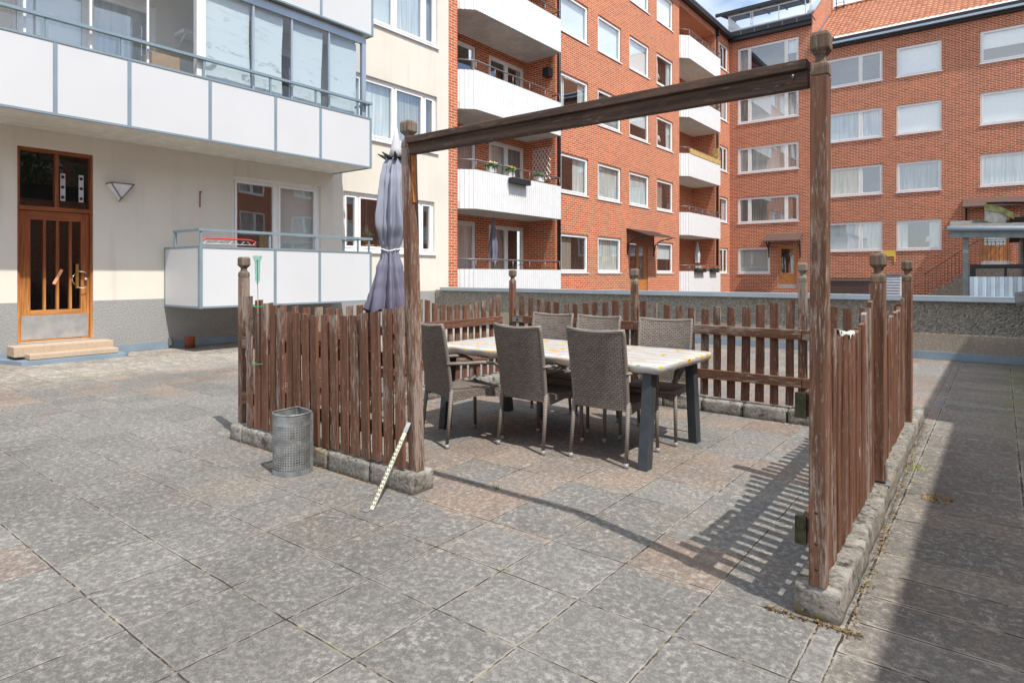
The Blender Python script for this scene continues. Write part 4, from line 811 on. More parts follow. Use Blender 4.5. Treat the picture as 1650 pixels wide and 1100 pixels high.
# ============================================================ PARAPET
pw = empty('parapet_wall', (-6, 12.05, 0), 'long pebble dashed parapet wall with blue grey metal cap at the far edge of the terrace', 'wall')
part('wall', pw, lambda q: (q.box(-11.97, 3.1, 12.05, 12.33, .40, .935, 'roughcast'), q.box(-11.97, 3.1, 12.03, 12.34, .12, .40, 'concrete')))
part('base_flashing', pw, lambda q: q.box(-11.95, 3.1, 11.99, 12.028, .003, .125, 'flash'))
def capf(q):
    xs = [-11.75, -9.2, -6.7, -4.4, -2.1, .3, 3.1]
    for a, e in zip(xs[:-1], xs[1:]): q.box(a, e-.006, 11.985, 12.40, .935, 1.005, 'cap'); q.box(a, e-.006, 11.97, 11.984, .925, .950, 'cap'); q.box(e-.03, e+.01, 11.98, 12.405, .94, 1.009, 'cap')
part('metal_cap', pw, capf)
# ============================================================ NEIGHBOUR ON THE RIGHT (throws the broad shadow)
nb = empty('low_brick_annex', (4, 3, 0), 'low red brick annex to the right of the camera that shades the walkway', 'building')
FX = Fac('X', 2.1)
hN = [(-4.5, -2.5, 1.2, 2.6), (-.5, 1.5, 1.2, 2.6), (3.2, 5.2, 1.2, 2.6)]
b = MB(); FX.wall(b, -8, 11.4, 0, 4.0, hN, 'brick_dark', .2); b.box(2.1, 8, -8.02, -8, 0, 4, 'brick_dark'); b.box(2.1, 8, 11.4, 11.42, 0, 4, 'brick_dark'); b.build('wall', nb, fix=False)
for h in hN: window(FX, nb, *h, (1, 1), ('sheer', 'drape'), .05, .06)
part('roof', nb, lambda q: (q.box(2.09, 8, -8, 6.35, 3.99, 4.02, 'black'), q.box(2.08, 8, 6.35, 11.4, 3.99, 4.46, 'black')))
def tree(x, y, h, label):
    t = empty('broadleaf_tree', (x, y, -.6), label, 'tree')
    part('trunk', t, lambda q: (q.tube([(x, y, -.6), (x+.1, y, 2), (x, y+.1, 4.), (x+.1, y, h*.75)], [.2, .16, .12, .04], 'brownplastic', 10), [q.tube([(x, y, 2.6+.4*k), (x+1.3*cos(k*2.4), y+1.3*sin(k*2.4), 4.2+.45*k)], [.07, .02], 'brownplastic', 6) for k in range(6)]))
    def crown(q):
        for k in range(34):
            a = random.uniform(0, 6.28); rr = random.uniform(.4, 1.9); z = random.uniform(3.6, h-.6); q.leafy(150, (x+rr*cos(a)*(1-.3*abs(z-5.5)/3), y+rr*sin(a), z), random.uniform(.5, .85), .11, 'leaf', .8)
    part('crown', t, crown, fix=False)
tree(8.6, 9.4, 8.6, 'leafy green tree rising behind the low brick annex')
ob = empty('opposite_brick_building', (16, 15, 0), 'tall red brick building beyond the annex, seen mirrored in the window panes', 'building')
FO = Fac('X', 16.0); hO = [(y, y+1.9, z, z+1.5) for y in range(-6, 44, 4) for z in (1.3, 4.1, 6.9)]
b = MB(); FO.wall(b, -10, 46, -.6, 10.2, hO, 'brick_dark', .2); b.box(16, 24, -10.02, -10, -.6, 10.2, 'brick_dark'); b.build('wall', ob, fix=False)
for h in hO: window(FO, ob, *h, (1, 1), ('sheer', 'drape'), .05, .08, interior=False)
part('roof', ob, lambda q: q.box(15.7, 24, -10, 46, 10.2, 10.5, 'black'))
# ============================================================ TIMBER PEN
def post_profile(H_, w=.036):
    return [(0, w), (H_-.178, w), (H_-.176, w-.003), (H_-.171, w-.003), (H_-.169, w), (H_-.140, w*.99), (H_-.128, w*.92), (H_-.118, w*.66), (H_-.105, w*.56), (H_-.092, w*.60), (H_-.080, w*.88), (H_-.072, w*1.05), (H_-.066, w*1.10), (H_-.016, w*1.09), (H_-.004, w*.95), (H_, w*.75)]
def post_mesh(q, H_, w=.036, ch=.005, mt='post'):
    V = []; F_ = []; pr = post_profile(H_, w)
    out = []
    for (z, r) in pr: out.append((z, r))
    full = [(0, w)]+[((H_-.178)*k/10, w) for k in range(1, 10)]+out[1:]
    for (z, r) in full:
        j = Vector((noise.noise((z*3, H_, 1)), noise.noise((z*3, H_, 5)), 0))*.003; c_ = min(ch, r*.35)
        for (sx, sy, o) in ((1, 1, 0), (1, 1, 1), (-1, 1, 0), (-1, 1, 1), (-1, -1, 0), (-1, -1, 1), (1, -1, 0), (1, -1, 1)):
            if (sx*sy > 0) == (o == 0): x, y = sx*r, sy*(r-c_)
            else: x, y = sx*(r-c_), sy*r
            V.append((x+j.x, y+j.y, z))
    n = len(full)
    G_ = []
    for i in range(n-1):
        for k in range(8): (F_ if i < n-13 else G_).append((i*8+k, i*8+(k+1) % 8, (i+1)*8+(k+1) % 8, (i+1)*8+k))
    F_.append(tuple(range(8))[::-1]); G_.append(tuple((n-1)*8+k for k in range(8)))
    q.add(V, F_, mt); mi = q.mat('finial')
    for f in G_: q.f.append(tuple(f)); q.mi.append(mi); q.sm.append(False)
def add_post(parent, x, y, z0, zt, tilt=(0, 0), rz=0., w=.036):
    q = MB(); post_mesh(q, zt-z0, w); o = q.build('post', parent, world=False); o.location = Vector((x, y, z0))-parent_loc(parent); o.rotation_euler = (tilt[0], tilt[1], rz); return o
def picket(parent, p, ang, z0, z1, wd, th=.020, tilt=0.):
    q = MB(); h = z1-z0; V = []; F_ = []; n = 7; s0 = random.random()*50; cut = random.uniform(-.006, .006)
    for i in range(n+1):
        z = h*i/n; jx = .0035*noise.noise((z*2.5, s0, 0)); jw = .002*noise.noise((z*6, s0, 9)); jy = .005*noise.noise((z*1.6, s0, 4)); w2 = wd/2+jw; t2 = th/2; c = .0035
        zl, zr_ = (z-cut, z+cut) if i == n else (z, z)
        for (x, y) in ((-w2+c, -t2), (w2-c, -t2), (w2, -t2+c), (w2, t2-c), (w2-c, t2), (-w2+c, t2), (-w2, t2-c), (-w2, -t2+c)): V.append((x+jx, y+jy, zl if x < 0 else zr_))
    for i in range(n):
        for k in range(8): F_.append((i*8+k, i*8+(k+1) % 8, (i+1)*8+(k+1) % 8, (i+1)*8+k))
    F_.append(tuple(range(8))[::-1]); F_.append(tuple(n*8+k for k in range(8)))
    q.add(V, F_, 'wood_z'); o = q.build('picket', parent, world=False); o.location = Vector((p[0], p[1], z0))-parent_loc(parent); o.rotation_euler = (random.gauss(0, .008), tilt+random.gauss(0, .006), ang+random.gauss(0, .035)); return o
def rail(parent, x0, x1, y0, y1, z0, z1, mt):
    q = MB(); q.box(x0, x1, y0, y1, z0, z1, mt); return q.build('rail', parent, bevel=.004)
def arc(s, a, m, e):  # sagging top line through a, m, e
    return a*(1-s)*(1-2*s)+m*4*s*(1-s)+e*s*(2*s-1)
KT = .13
# near fence, P3 - P2
nf = empty('picket_fence', (-3.9, 2.72, 0), 'weathered brown picket fence behind the metal bin with green ties on one picket', 'fence')
n = 17
for i in range(n):
    s = i/(n-1); x = -4.725+s*1.765
    picket(nf, (x, 2.672+.004*(i % 2)), 0, KT+.012+random.uniform(-.008, .01), arc(s, 1.175, 1.06, 1.15)+random.uniform(-.006, .006), random.uniform(.076, .088), tilt=-.022*s*1.2)
rail(nf, -4.885, -2.93, 2.689, 2.722, .755, .845, 'wood_x'); rail(nf, -4.885, -2.93, 2.689, 2.722, .30, .39, 'wood_x')
add_post(nf, -4.975, 2.76, KT-.01, 1.495, w=.035)
# right fence, P1 - P7 - P8
rf = empty('picket_fence', (-.57, 4.5, 0), 'weathered brown picket fence running away on the right between the tall post and the parapet', 'fence')
def rx(y): return -.548-.02*(y-2.7)
def rseg(y0, y1, n, a, m, e):
    for i in range(n):
        s = i/(n-1); y = y0+(y1-y0)*s
        picket(rf, (rx(y)-.008, y), pi/2-.02, KT+.015+random.uniform(-.01, .012), arc(s, a, m, e)+random.uniform(-.007, .007), random.uniform(.050, .060), .025)
rseg(2.83, 4.13, 14, 1.15, 1.06, 1.20); rseg(4.33, 5.99, 18, 1.18, 1.06, 1.19)
for z0, z1 in ((.785, .875), (.285, .385)):
    q = MB(); q.add([(rx(2.69)-.082, 2.69, z0), (rx(2.69)-.022, 2.69, z0), (rx(6.1)-.022, 6.1, z0), (rx(6.1)-.082, 6.1, z0), (rx(2.69)-.082, 2.69, z1), (rx(2.69)-.022, 2.69, z1), (rx(6.1)-.022, 6.1, z1), (rx(6.1)-.082, 6.1, z1)], [(0, 3, 2, 1), (4, 5, 6, 7), (0, 1, 5, 4), (1, 2, 6, 5), (2, 3, 7, 6), (3, 0, 4, 7)], 'wood_y'); q.build('rail', rf, bevel=.004)
add_post(rf, rx(4.23)+.012, 4.23, KT+.02, 1.475, w=.037); add_post(rf, rx(6.12)+.005, 6.13, KT-.01, 1.465, w=.036)
part('post_shoe', rf, lambda q: (q.box(rx(4.23)+.052, rx(4.23)+.056, 4.20, 4.26, .13, .25, 'gold'), q.box(rx(4.23)-.02, rx(4.23)+.08, 4.185, 4.275, .128, .136, 'gold')))
part('end_block', rf, lambda q: (q.box(-.648, -.606, 2.672, 2.689, .28, .39, 'mosswood'), q.box(-.648, -.606, 2.672, 2.689, .78, .88, 'mosswood')))
# back fence P4 - P5 - P6 - P8
kf = empty('picket_fence', (-2.8, 6.08, 0), 'open brown picket fence at the back of the pen behind the far chairs', 'fence')
def bseg(x0, x1, n, a, m, e):
    for i in range(n):
        s = i/(n-1); x = x0+(x1-x0)*s; picket(kf, (x, 6.115), 0, KT+.02+random.uniform(-.01, .012), arc(s, a, m, e)+random.uniform(-.012, .012), random.uniform(.066, .08), tilt=.01)
bseg(-4.60, -3.20, 12, 1.09, 1.02, 1.08); bseg(-3.0, -1.53, 12, 1.08, 1.02, 1.11); bseg(-1.30, -.70, 6, 1.10, 1.06, 1.10)
for z0, z1 in ((.76, .85), (.325, .415)):
    rail(kf, -4.72, -3.08, 6.058, 6.095, z0, z1, 'wood_x'); rail(kf, -3.074, -1.415, 6.058, 6.095, z0, z1, 'wood_x'); rail(kf, -1.409, -.66, 6.058, 6.095, z0, z1, 'wood_x')
for x, zt in ((-4.76, 1.405), (-3.10, 1.41), (-1.42, 1.455)): add_post(kf, x, 6.133, KT-.01, zt, w=.034)
part('rail_bracket', kf, lambda q: (q.box(-4.70, -4.55, 6.05, 6.057, .775, .835, 'gold'), q.lathe([(.012, 0), (.012, .008)], 'black', 8, mx=Matrix.Translation((-4.62, 6.05, .805)) @ Matrix.Rotation(pi/2, 4, 'X'))))
# left far fence P3 - P4
lf = empty('picket_fence', (-4.9, 4.4, 0), 'shaded brown picket fence along the left side of the pen behind the near fence', 'fence')
def lseg(y0, y1, n, a, m, e):
    for i in range(n):
        s = i/(n-1); y = y0+(y1-y0)*s; picket(lf, (-4.895, y), pi/2, KT+.02+random.uniform(-.01, .012), arc(s, a, m, e)+random.uniform(-.012, .012), random.uniform(.066, .08))
lseg(2.95, 4.35, 13, 1.11, 1.04, 1.12); lseg(4.56, 6.0, 13, 1.13, .99, 1.08)
for z0, z1 in ((.745, .835), (.325, .415)): rail(lf, -4.878, -4.842, 2.85, 6.04, z0, z1, 'wood_y')
add_post(lf, -4.90, 4.455, KT-.01, 1.20, w=.034)
# gateway
gw = empty('timber_gateway', (-1.75, 2.71, 0), 'tall timber gateway of two finial topped posts joined by a long brown beam', 'gateway')
add_post(gw, -.566, 2.70, KT, 2.30, (0, .004), rz=.02, w=.032); add_post(gw, -2.882, 2.735, KT, 2.32, (0, -.034), w=.037)
q = MB(); q.box(-2.925, -.605, 2.700, 2.742, 2.098, 2.165, 'beam'); q.box(-2.925, -.605, 2.676, 2.745, 2.165, 2.205, 'beam')
bo = q.build('beam', gw, bevel=.004)
part('brace', gw, lambda q: q.add([(-2.918, 2.715, 2.10), (-2.90, 2.715, 2.10), (-2.895, 2.715, 1.80), (-2.918, 2.745, 2.10), (-2.90, 2.745, 2.10), (-2.895, 2.745, 1.80)], [(0, 2, 1), (3, 4, 5), (0, 1, 4, 3), (1, 2, 5, 4), (0, 3, 5, 2)], plain('fresh_split_wood', (.50, .17, .035), .6, 0, .25, 20)))
part('screw', gw, lambda q: [q.lathe([(.006, 0), (.006, .003)], 'black', 8, mx=Matrix.Translation((-.567, 2.663, z)) @ Matrix.Rotation(pi/2, 4, 'X')) for z in (.20, .30, .42)]+[q.tube([(-.66, 2.70, 2.135), (-.655, 2.67, 2.145)], .004, 'gold', 6)])
# kerbs
def block(q, x0, x1, y0, y1, z0, z1, seed, r=.012):
    nx, ny, nz_ = max(2, int((x1-x0)/.03)), max(2, int((y1-y0)/.03)), max(2, int((z1-z0)/.028))
    cx, cy, cz = (x0+x1)/2, (y0+y1)/2, (z0+z1)/2; hx, hy_, hz = (x1-x0)/2, (y1-y0)/2, (z1-z0)/2; V = {}; vs = []; F_ = []
    def vid(i, j, k):
        if (i, j, k) in V: return V[(i, j, k)]
        p = Vector((x0+(x1-x0)*i/nx, y0+(y1-y0)*j/ny, z0+(z1-z0)*k/nz_))-Vector((cx, cy, cz)); c = Vector((max(-hx+r, min(hx-r, p.x)), max(-hy_+r, min(hy_-r, p.y)), max(-hz+r, min(hz-r, p.z))))
        d = p-c
        if d.length > 1e-6:
            e = 1.-.35*abs(noise.noise((p*9+Vector((seed, 0, 0))))); d = d.normalized()*r*e; p = c+d
        w_ = p+Vector((cx, cy, cz)); w_ += Vector((noise.noise(w_*9+Vector((seed, 3, 1))), noise.noise(w_*9+Vector((seed, 30, 1))), noise.noise(w_*13+Vector((seed, 3, 11)))*.8))*.0042
        V[(i, j, k)] = len(vs); vs.append(tuple(w_)); return V[(i, j, k)]
    for i in range(nx):
        for j in range(ny):
            F_.append((vid(i, j, nz_), vid(i+1, j, nz_), vid(i+1, j+1, nz_), vid(i, j+1, nz_)))
    for i in range(nx):
        for k in range(nz_):
            F_.append((vid(i, 0, k), vid(i+1, 0, k), vid(i+1, 0, k+1), vid(i, 0, k+1))); F_.append((vid(i, ny, k), vid(i, ny, k+1), vid(i+1, ny, k+1), vid(i+1, ny, k)))
    for j in range(ny):
        for k in range(nz_):
            F_.append((vid(0, j, k), vid(0, j, k+1), vid(0, j+1, k+1), vid(0, j+1, k))); F_.append((vid(nx, j, k), vid(nx, j+1, k), vid(nx, j+1, k+1), vid(nx, j, k+1)))
    q.add(vs, F_, 'kerb', True)
def kerb(label, blocks, loc):
    t = empty('concrete_kerb', loc, label, 'kerb')
    for i, bb in enumerate(blocks):
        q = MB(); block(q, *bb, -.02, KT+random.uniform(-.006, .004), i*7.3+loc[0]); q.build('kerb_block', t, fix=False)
xs = [-5.0, -4.82, -4.28, -3.68, -3.24, -2.825]
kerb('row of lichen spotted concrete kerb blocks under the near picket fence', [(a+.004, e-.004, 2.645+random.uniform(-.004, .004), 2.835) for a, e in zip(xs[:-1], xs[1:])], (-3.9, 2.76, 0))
ys = [2.665, 3.36, 3.98, 4.62, 5.28, 5.92]
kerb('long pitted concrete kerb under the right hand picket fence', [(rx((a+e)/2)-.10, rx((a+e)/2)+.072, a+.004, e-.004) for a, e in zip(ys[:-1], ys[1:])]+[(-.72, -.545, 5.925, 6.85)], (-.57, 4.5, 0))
xs = [-4.84, -4.45, -4.02, -3.6, -3.17, -2.74, -2.33, -1.93, -1.53, -1.13, -.725]
kerb('row of dark concrete kerb blocks under the back picket fence', [(a+.005, e-.005, 6.03+random.uniform(-.006, .006), 6.2) for a, e in zip(xs[:-1], xs[1:])], (-2.8, 6.1, 0))
ys = [2.86, 3.4, 4.0, 4.6, 5.2, 5.8, 6.2]
kerb('concrete kerb blocks under the shaded left picket fence', [(-4.985, -4.845, a+.004, e-.004) for a, e in zip(ys[:-1], ys[1:])], (-4.9, 4.4, 0))
# ============================================================ TABLE
tb = empty('garden_table', (-2.9, 4.45, 0), 'long garden table with splayed anthracite legs under the sunflower cloth', 'table')
part('tabletop', tb, lambda q: q.box(-4.0, -1.87, 4.02, 4.98, .685, .715, 'legs'))
part('frame', tb, lambda q: (q.box(-3.9, -1.95, 4.10, 4.14, .64, .684, 'legs'), q.box(-3.9, -1.95, 4.86, 4.90, .64, .684, 'legs')))
for sx, x in ((0, -3.86), (1, -1.945)):
    for y0, y1 in ((4.00, 4.08), (4.90, 4.82)):
        part('leg', tb, lambda q: q.add([(x-.035, y0-.045, 0), (x+.035, y0-.045, 0), (x+.035, y0+.045, 0), (x-.035, y0+.045, 0), (x-.035, y1-.045, .683), (x+.035, y1-.045, .683), (x+.035, y1+.045, .683), (x-.035, y1+.045, .683)], [(0, 3, 2, 1), (4, 5, 6, 7), (0, 1, 5, 4), (1, 2, 6, 5), (2, 3, 7, 6), (3, 0, 4, 7)], 'legs'), bevel=.003)
def clothm(q):
    x0, x1, y0, y1 = -4.04, -1.83, 3.985, 5.015; per = []; N = 40
    def rr(inset, z, wob):
        out = []
        pts = []
        nx, ny = 60, 28
        for i in range(nx): pts.append((x0+(x1-x0)*i/nx, y0))
        for i in range(ny): pts.append((x1, y0+(y1-y0)*i/ny))
        for i in range(nx): pts.append((x1-(x1-x0)*i/nx, y1))
        for i in range(ny): pts.append((x0, y1-(y1-y0)*i/ny))
        cx, cy = (x0+x1)/2, (y0+y1)/2
        for k, (x, y) in enumerate(pts):
            dx = max(abs(x-cx)-((x1-x0)/2-.06), 0); dy = max(abs(y-cy)-((y1-y0)/2-.06), 0)
            if dx > 0 and dy > 0:
                L = math.hypot(dx, dy); dx, dy = dx/L*min(L, .06), dy/L*min(L, .06); x = cx+math.copysign((x1-x0)/2-.06+dx, x-cx); y = cy+math.copysign((y1-y0)/2-.06+dy, y-cy)
            wv = wob*(noise.noise((x*7, y*7, z*3))+.5*sin(k*.9)); d = Vector((cx-x, cy-y, 0)); sxx = 1-inset/((x1-x0)/2); syy = 1-inset/((y1-y0)/2)
            X, Y = cx+(x-cx)*sxx, cy+(y-cy)*syy
            out.append((X+(.5*wv if abs(x-cx) > (x1-x0)/2-.02 else 0), Y+(wv if abs(y-cy) > (y1-y0)/2-.02 else 0), z+wv*.6))
        return out
    rings = [rr(.5, .728, 0), rr(.28, .7285, .0008), rr(.10, .729, .001), rr(.02, .727, .0015), rr(.004, .722, .003), rr(0, .712, .004), rr(.002, .695, .006), rr(.012, .668, .014), rr(.06, .655, .016)]
    n_ = len(rings[0]); V = [p for r_ in rings for p in r_]; F_ = []
    for i in range(len(rings)-1):
        for k in range(n_): F_.append((i*n_+k, i*n_+(k+1) % n_, (i+1)*n_+(k+1) % n_, (i+1)*n_+k))
    F_.append(tuple(range(n_))); q.add(V, F_, 'cloth', True)
b = MB(); clothm(b); tag(b.build('tablecloth', loc=(-2.93, 4.5, .73)), 'shiny sunflower patterned oilcloth stretched over the garden table', 'tablecloth')
# ============================================================ CHAIRS
def make_chair():
    t = empty('wicker_armchair', (0, 0, 0), 'wicker armchair', 'chair', 'brown wicker armchairs round the table'); P = dict(world=False)
    def back(q):
        def pt(u, v, n):
            x = (u-.5)*(.435+.02*v); y = -.0-.085*v**1.3-.035*(1-(2*u-1)**2)*(.3+.7*v); z = .395+.545*v+.018*((2*u-1)**2)*v; return (x, y+n, z)
        q.grid(lambda u, v: pt(u, v, -.012), 14, 18, 'wicker'); q.grid(lambda u, v: pt(1-u, v, .012), 14, 18, 'wicker')
        q.tube([pt(0, v/12, 0) for v in range(13)]+[pt(u/10, 1, 0) for u in range(1, 11)]+[pt(1, 1-v/12, 0) for v in range(1, 13)], .016, 'wrap', 7); q.tube([pt(u/10, 0, 0) for u in range(11)], .015, 'wrap', 7)
    part('backrest', t, back, fix=False, **P)
    def seat(q):
        q.grid(lambda u, v: ((u-.5)*.44, .01+.45*v, .432-.010*sin(pi*u)*sin(pi*v)-.02*max(0, v-.85)/.15), 12, 12, 'wicker')
        q.grid(lambda u, v: ((.5-u)*.44, .01+.45*v, .405), 12, 12, 'wicker')
        for s_ in (-1, 1): q.grid(lambda u, v: (s_*.222, .01+.45*u, .43-(.05+.03*abs(2*u-1))*v), 10, 2, 'wicker')
        q.grid(lambda u, v: ((u-.5)*.44, .463, .425-(.045+.035*abs(2*u-1)**2)*v), 10, 2, 'wicker'); q.tube([(-.22, .46, .42), (.22, .46, .42)], .014, 'wrap', 7)
    part('seat', t, seat, fix=False, **P)
    for s_ in (-1, 1):
        part('arm', t, lambda q: q.tube([(s_*.222, -.045, .655), (s_*.235, .10, .650), (s_*.238, .25, .648), (s_*.236, .37, .635), (s_*.232, .425, .605), (s_*.228, .452, .56), (s_*.224, .458, .47)], [.024, .026, .027, .025, .021, .018, .016], 'wrap', 8, flat=.55), **P)
        for (y0, y1, z1) in ((-.045, .0, .45), (.462, .452, .44)):
            lg = part('leg', t, lambda q: q.tube([(s_*.228, y0, .03), (s_*.221, y1, z1)], [.0135, .0165], 'wrap', 10), **P)
            part('foot_cap', lg, lambda q: q.tube([(s_*.2285, y0, 0), (s_*.228, y0, .034)], [.016, .0165], 'footcap', 10), **P)
    return t
proto = make_chair()
CH = [(-2.285, 3.985, .0, 'wicker armchair on the near side of the table, closest to the open gateway end'),
      (-2.925, 3.91, -.06, 'wicker armchair in the middle of the near side of the table'),
      (-3.585, 3.65, -.34, 'wicker armchair turned a little outward beside the left gateway post'),
      (-3.52, 5.11, pi+.02, 'wicker armchair pushed in at the left on the far side of the table'),
      (-2.99, 5.09, pi-.03, 'wicker armchair in the middle of the far side of the table'),
      (-2.31, 5.10, pi+.16, 'wicker armchair at the right on the far side of the table, standing apart')]
for i, (x, y, a, lb) in enumerate(CH):
    o = proto if i == 0 else copy_tree(proto); o.location = (x, y, 0); o.rotation_euler.z = a; o['label'] = lb
# ============================================================ BIG PARASOL
PX_, PY_ = -4.50, 3.93
t = empty('closed_garden_parasol', (PX_, PY_, 0), 'tall closed violet grey parasol tied with a cord behind the left gateway post', 'parasol')
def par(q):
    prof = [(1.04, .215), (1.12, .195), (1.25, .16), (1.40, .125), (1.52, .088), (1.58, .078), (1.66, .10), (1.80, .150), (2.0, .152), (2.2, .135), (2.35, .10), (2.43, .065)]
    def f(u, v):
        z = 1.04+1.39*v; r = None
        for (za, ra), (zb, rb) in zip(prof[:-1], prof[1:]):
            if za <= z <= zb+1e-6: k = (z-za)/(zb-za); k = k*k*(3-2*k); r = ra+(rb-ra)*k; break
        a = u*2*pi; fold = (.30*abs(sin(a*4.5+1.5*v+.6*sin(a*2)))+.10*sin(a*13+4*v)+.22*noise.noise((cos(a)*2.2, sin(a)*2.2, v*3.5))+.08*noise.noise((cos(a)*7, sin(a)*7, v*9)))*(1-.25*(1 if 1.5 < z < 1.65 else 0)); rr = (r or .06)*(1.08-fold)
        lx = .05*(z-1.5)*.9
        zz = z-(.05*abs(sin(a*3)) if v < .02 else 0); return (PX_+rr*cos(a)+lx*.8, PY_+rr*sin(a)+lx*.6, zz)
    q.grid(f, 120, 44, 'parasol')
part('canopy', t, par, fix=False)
part('pole', t, lambda q: q.tube([(PX_-.03, PY_-.02, 0), (PX_+.05, PY_+.035, 2.6)], .02, 'gold', 10))
part('tie_cord', t, lambda q: q.tube([(PX_+.005+.085*cos(a*pi/10), PY_+.085*sin(a*pi/10), 1.575+.01*sin(a)) for a in range(21)], .006, 'white', 6))
tx, ty = PX_+.045, PY_+.035
part('vent_arms', t, lambda q: [q.tube([(tx, ty, 2.42), (tx+.09*cos(a), ty+.09*sin(a), 2.43), (tx+.165*cos(a), ty+.165*sin(a), 2.465)], [.014, .02, .006], 'black', 6) for a in [k*pi/4 for k in range(8)]])
part('top_cap', t, lambda q: q.lathe([(.07, 2.44), (.05, 2.52), (.03, 2.62), (.01, 2.72)], 'parasol_white', 16, (tx, ty, 0)))
# ============================================================ BIN
t = empty('wire_bin', (-3.87, 2.44, 0), 'galvanised perforated metal bin with a rounded front standing before the near fence', 'bin')
def binpath(n=30):
    # quarter round plan: a bulging front and two flat sides meeting in a corner by the fence
    K = [(-3.742, 2.565), (-3.708, 2.52), (-3.70, 2.46), (-3.715, 2.405), (-3.76, 2.365), (-3.82, 2.35), (-3.88, 2.358), (-3.93, 2.39)]; P = []
    for i in range(len(K)-1):
        p0, p1, p2, p3 = K[max(i-1, 0)], K[i], K[i+1], K[min(i+2, len(K)-1)]
        for j in range(4):
            t_ = j/4; P.append(tuple(.5*((2*p1[q])+(-p0[q]+p2[q])*t_+(2*p0[q]-5*p1[q]+4*p2[q]-p3[q])*t_*t_+(-p0[q]+3*p1[q]-3*p2[q]+p3[q])*t_**3) for q in (0, 1)))
    return P+[K[-1], (-3.945, 2.59), (-3.85, 2.583)]
def resamp(P, m):
    P = [Vector((*p, 0)) for p in P]+[Vector((*P[0], 0))]; L = [0]
    for a, e in zip(P[:-1], P[1:]): L.append(L[-1]+(e-a).length)
    out = []
    for k in range(m):
        s_ = L[-1]*k/m; j = max(i for i in range(len(L)) if L[i] <= s_+1e-9); j = min(j, len(P)-2); f_ = (s_-L[j])/(L[j+1]-L[j]); p = P[j].lerp(P[j+1], f_); out.append((p.x, p.y))
    return out
def binb(q):
    m = 46; C = resamp(binpath(), m); rows = 18; z0, z1 = .035, .335
    for j in range(rows):
        za, zb = z0+(z1-z0)*j/rows, z0+(z1-z0)*(j+1)/rows; g = .19; off = 0
        for i in range(m):
            a, e = Vector((*C[i], 0)), Vector((*C[(i+1) % m], 0)); ai, ei = a.lerp(e, g), a.lerp(e, 1-g); zc, zd = za+(zb-za)*g, zb-(zb-za)*g
            q.add([(a.x, a.y, za), (e.x, e.y, za), (e.x, e.y, zb), (a.x, a.y, zb), (ai.x, ai.y, zc), (ei.x, ei.y, zc), (ei.x, ei.y, zd), (ai.x, ai.y, zd)], [(0, 1, 5, 4), (1, 2, 6, 5), (2, 3, 7, 6), (3, 0, 4, 7)], 'gold')
def ringband(q, z0, z1, sc=1.):
    m = 68; C = resamp(binpath(), m); cx, cy = -3.82, 2.47; C = [(cx+(x-cx)*sc, cy+(y-cy)*sc) for x, y in C]
    q.add([(x, y, z0) for x, y in C]+[(x, y, z1) for x, y in C], [(i, (i+1) % m, m+(i+1) % m, m+i) for i in range(m)], 'gold', True)
o = part('perforated_body', t, binb, fix=False); sd = o.modifiers.new('solid', 'SOLIDIFY'); sd.thickness = .0015
part('rim', t, lambda q: (ringband(q, .335, .408), ringband(q, .365, .372, 1.02), ringband(q, .385, .39, 1.02), q.tube([(x, y, .41) for x, y in resamp(binpath(), 68)]+[(*resamp(binpath(), 68)[0], .41)], .005, 'gold', 6)), fix=False)
part('base', t, lambda q: (ringband(q, .0, .036, 1.02), q.prism(resamp(binpath(), 68), .01, .012, 'gold')), fix=False)
part('corner_strip', t, lambda q: q.box(-3.737, -3.722, 2.535, 2.565, .0, .405, 'gold'))
# ============================================================ LEANING SHELF UPRIGHT
A_, B_ = Vector((-2.848, 2.35, .004)), Vector((-2.900, 2.672, .405))
t = empty('slotted_upright', tuple(A_), 'cream slotted metal shelf upright leaning on the left gateway post', 'bracket')
d = (B_-A_); L = d.length; mt = Matrix.Translation(A_) @ d.to_track_quat('Z', 'Y').to_matrix().to_4x4() @ Matrix.Rotation(R(200), 4, 'Z')
def upr(q):
    q.box(-.012, .012, -.001, .001, .0, L*.93, 'ivory', mx=mt); q.box(-.012, -.010, -.001, .012, .0, L*.93, 'ivory', mx=mt); q.box(.010, .012, -.001, .012, .0, L*.93, 'ivory', mx=mt)
part('channel', t, upr)
part('slots', t, lambda q: [q.box(-.009+.011*s_, -.004+.011*s_, y-.0006, y+.0006, z, z+.013, 'dark', mx=mt) for s_ in (0, 1) for y in (-.0016, .0016) for z in [.02+.025*k for k in range(int(L*.9/.025)-1)]])
part('end_bracket', t, lambda q: (q.box(-.013, .013, -.003, .0, L*.93, L*1.06, 'gold', mx=mt),))
part('foot_plate', t, lambda q: q.box(A_.x-.035, A_.x+.01, A_.y-.05, A_.y-.005, .002, .006, 'gold'))
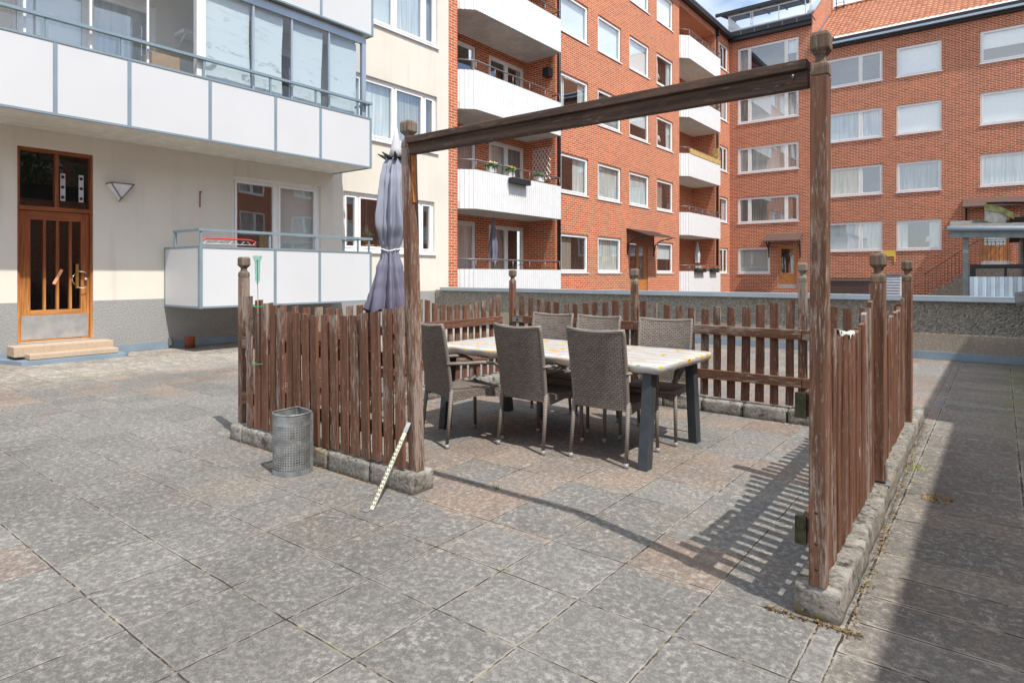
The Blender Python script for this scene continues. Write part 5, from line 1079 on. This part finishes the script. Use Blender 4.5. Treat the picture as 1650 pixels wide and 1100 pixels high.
# ============================================================ RAIN GAUGE
gx, gy = -4.575, 2.655
t = empty('rain_gauge', (gx, gy, .6), 'slim clear rain gauge on a thin rod tied to the near fence', 'rain gauge')
part('tube', t, lambda q: q.lathe([(.016, 1.29), (.021, 1.45), (.022, 1.455), (.033, 1.475), (.033, 1.495), (.030, 1.495), (.019, 1.45), (.014, 1.30)], 'plasticglass', 18, (gx-.01, gy, 0)))
part('scale', t, lambda q: (q.tube([(gx-.01, gy, 1.25), (gx-.012, gy, 1.47)], .003, 'greymetal', 5), [q.box(gx-.028, gx+.008, gy-.002, gy+.002, z, z+.003, 'greentie') for z in (1.285, 1.455)]))
part('rod', t, lambda q: q.tube([(gx-.01, gy, 1.29), (gx+.012, gy, .62)], .004, 'greymetal', 6))
def ties(q):
    for z in (1.10, .655): q.tube([(gx-.05, gy-.012, z), (gx, gy-.022, z-.004), (gx+.05, gy-.01, z), (gx+.05, gy+.035, z+.004), (gx-.05, gy+.035, z), (gx-.05, gy-.012, z)], .0035, 'greentie', 5)
part('ties', t, ties)
# droppings blob on right fence, toys on table end etc.
b = MB()
def blob(u, v): 
    y = 3.0+.42*u; return (rx(y)-.008+.016*(v-.5)*2, y, arc((y-2.83)/1.29, 1.15, 1.07, 1.20)+.010+.006*noise.noise((u*9, v*5, 0))-.03*(abs(v-.5)*2)**3*(.3+abs(noise.noise((u*14, 1, 0)))*2))
b.grid(blob, 30, 6, 'lichen'); tag(b.build('white_rag', loc=(-.53, 3.2, 1.1), fix=False), 'ragged white crust draped over the lowest pickets of the right hand fence', 'rag')
# ============================================================ SMALL GROWTH AND LITTER
def tuft(name, x, y, label, n=14, h=.05, m='leaf', sp=.03):
    q = MB()
    for _ in range(n):
        a = random.uniform(0, 6.28); l = random.uniform(.4, 1)*h; px, py = x+random.gauss(0, sp*.3), y+random.gauss(0, sp*.3)
        q.add([(px-.002, py, 0), (px+.002, py, 0), (px+cos(a)*l*.5, py+sin(a)*l*.5, l)], [(0, 1, 2)], m)
    tag(q.build(name, loc=(x, y, 0), fix=False), label, 'weed')
M['yleaf'] = plain('yellow_green_leaf', (.38, .42, .04), .6)
tuft('grass_tuft', -2.50, 3.055-.414*0-.0, 'small green grass tuft growing in a paving joint inside the pen', 18, .05)
tuft('yellow_weed', -2.72, 2.645, 'tiny yellow green weed in the joint right of the near kerb', 10, .02, 'yleaf')
tuft('kerb_weed', -.455, 5.15, 'leafy green weed at the foot of the right hand kerb', 30, .07, 'yleaf', .12)
tuft('joint_weed', -1.796, 2.23, 'tiny yellow weed at a crossing of paving joints in the foreground', 8, .012, 'yleaf', .02)
q = MB()
for _ in range(1500):
    s = random.random()
    if s < .5: y = 2.6+random.random()*4.2; x = rx(y)+.080+abs(random.gauss(0, .022))
    elif s < .62: x = random.uniform(-.75, -.4); y = 2.655-abs(random.gauss(0, .015))
    elif s < .85: x = random.uniform(-5.05, -2.82); y = 2.662-abs(random.gauss(0, .012))
    else: x = random.uniform(-4.8, -.75); y = 6.02-abs(random.gauss(0, .02))
    r = random.uniform(.003, .010); a = random.uniform(0, 6.28); zz = .003+random.random()*.006
    q.add([(x+r*cos(a), y+r*sin(a), zz), (x+r*.5*cos(a+1.6), y+r*.5*sin(a+1.6), zz+.004), (x-r*cos(a), y-r*sin(a), zz+.002), (x-r*.5*cos(a+1.6), y-r*.5*sin(a+1.6), zz)], [(0, 1, 2, 3)], random.choice(['soil', 'soil', 'soil', 'soil', 'soil', 'soil', 'soil', 'kerb', 'kerb', 'soil']))
tag(q.build('leaf_litter', loc=(-2, 3, 0), fix=False), 'fine dry leaf litter and grit gathered along the kerbs', 'litter', kind='stuff')
M['leafbrown'] = plain('brown_dry_leaf', (.30, .20, .10), .9)
q = MB(); q.leafy(160, (-.30, 4.55, .005), .085, .009, 'leafbrown', .05); tag(q.build('dry_leaf_heap', loc=(-.3, 4.55, 0), fix=False), 'small flat heap of brown leaves on the walkway slabs', 'leaves')
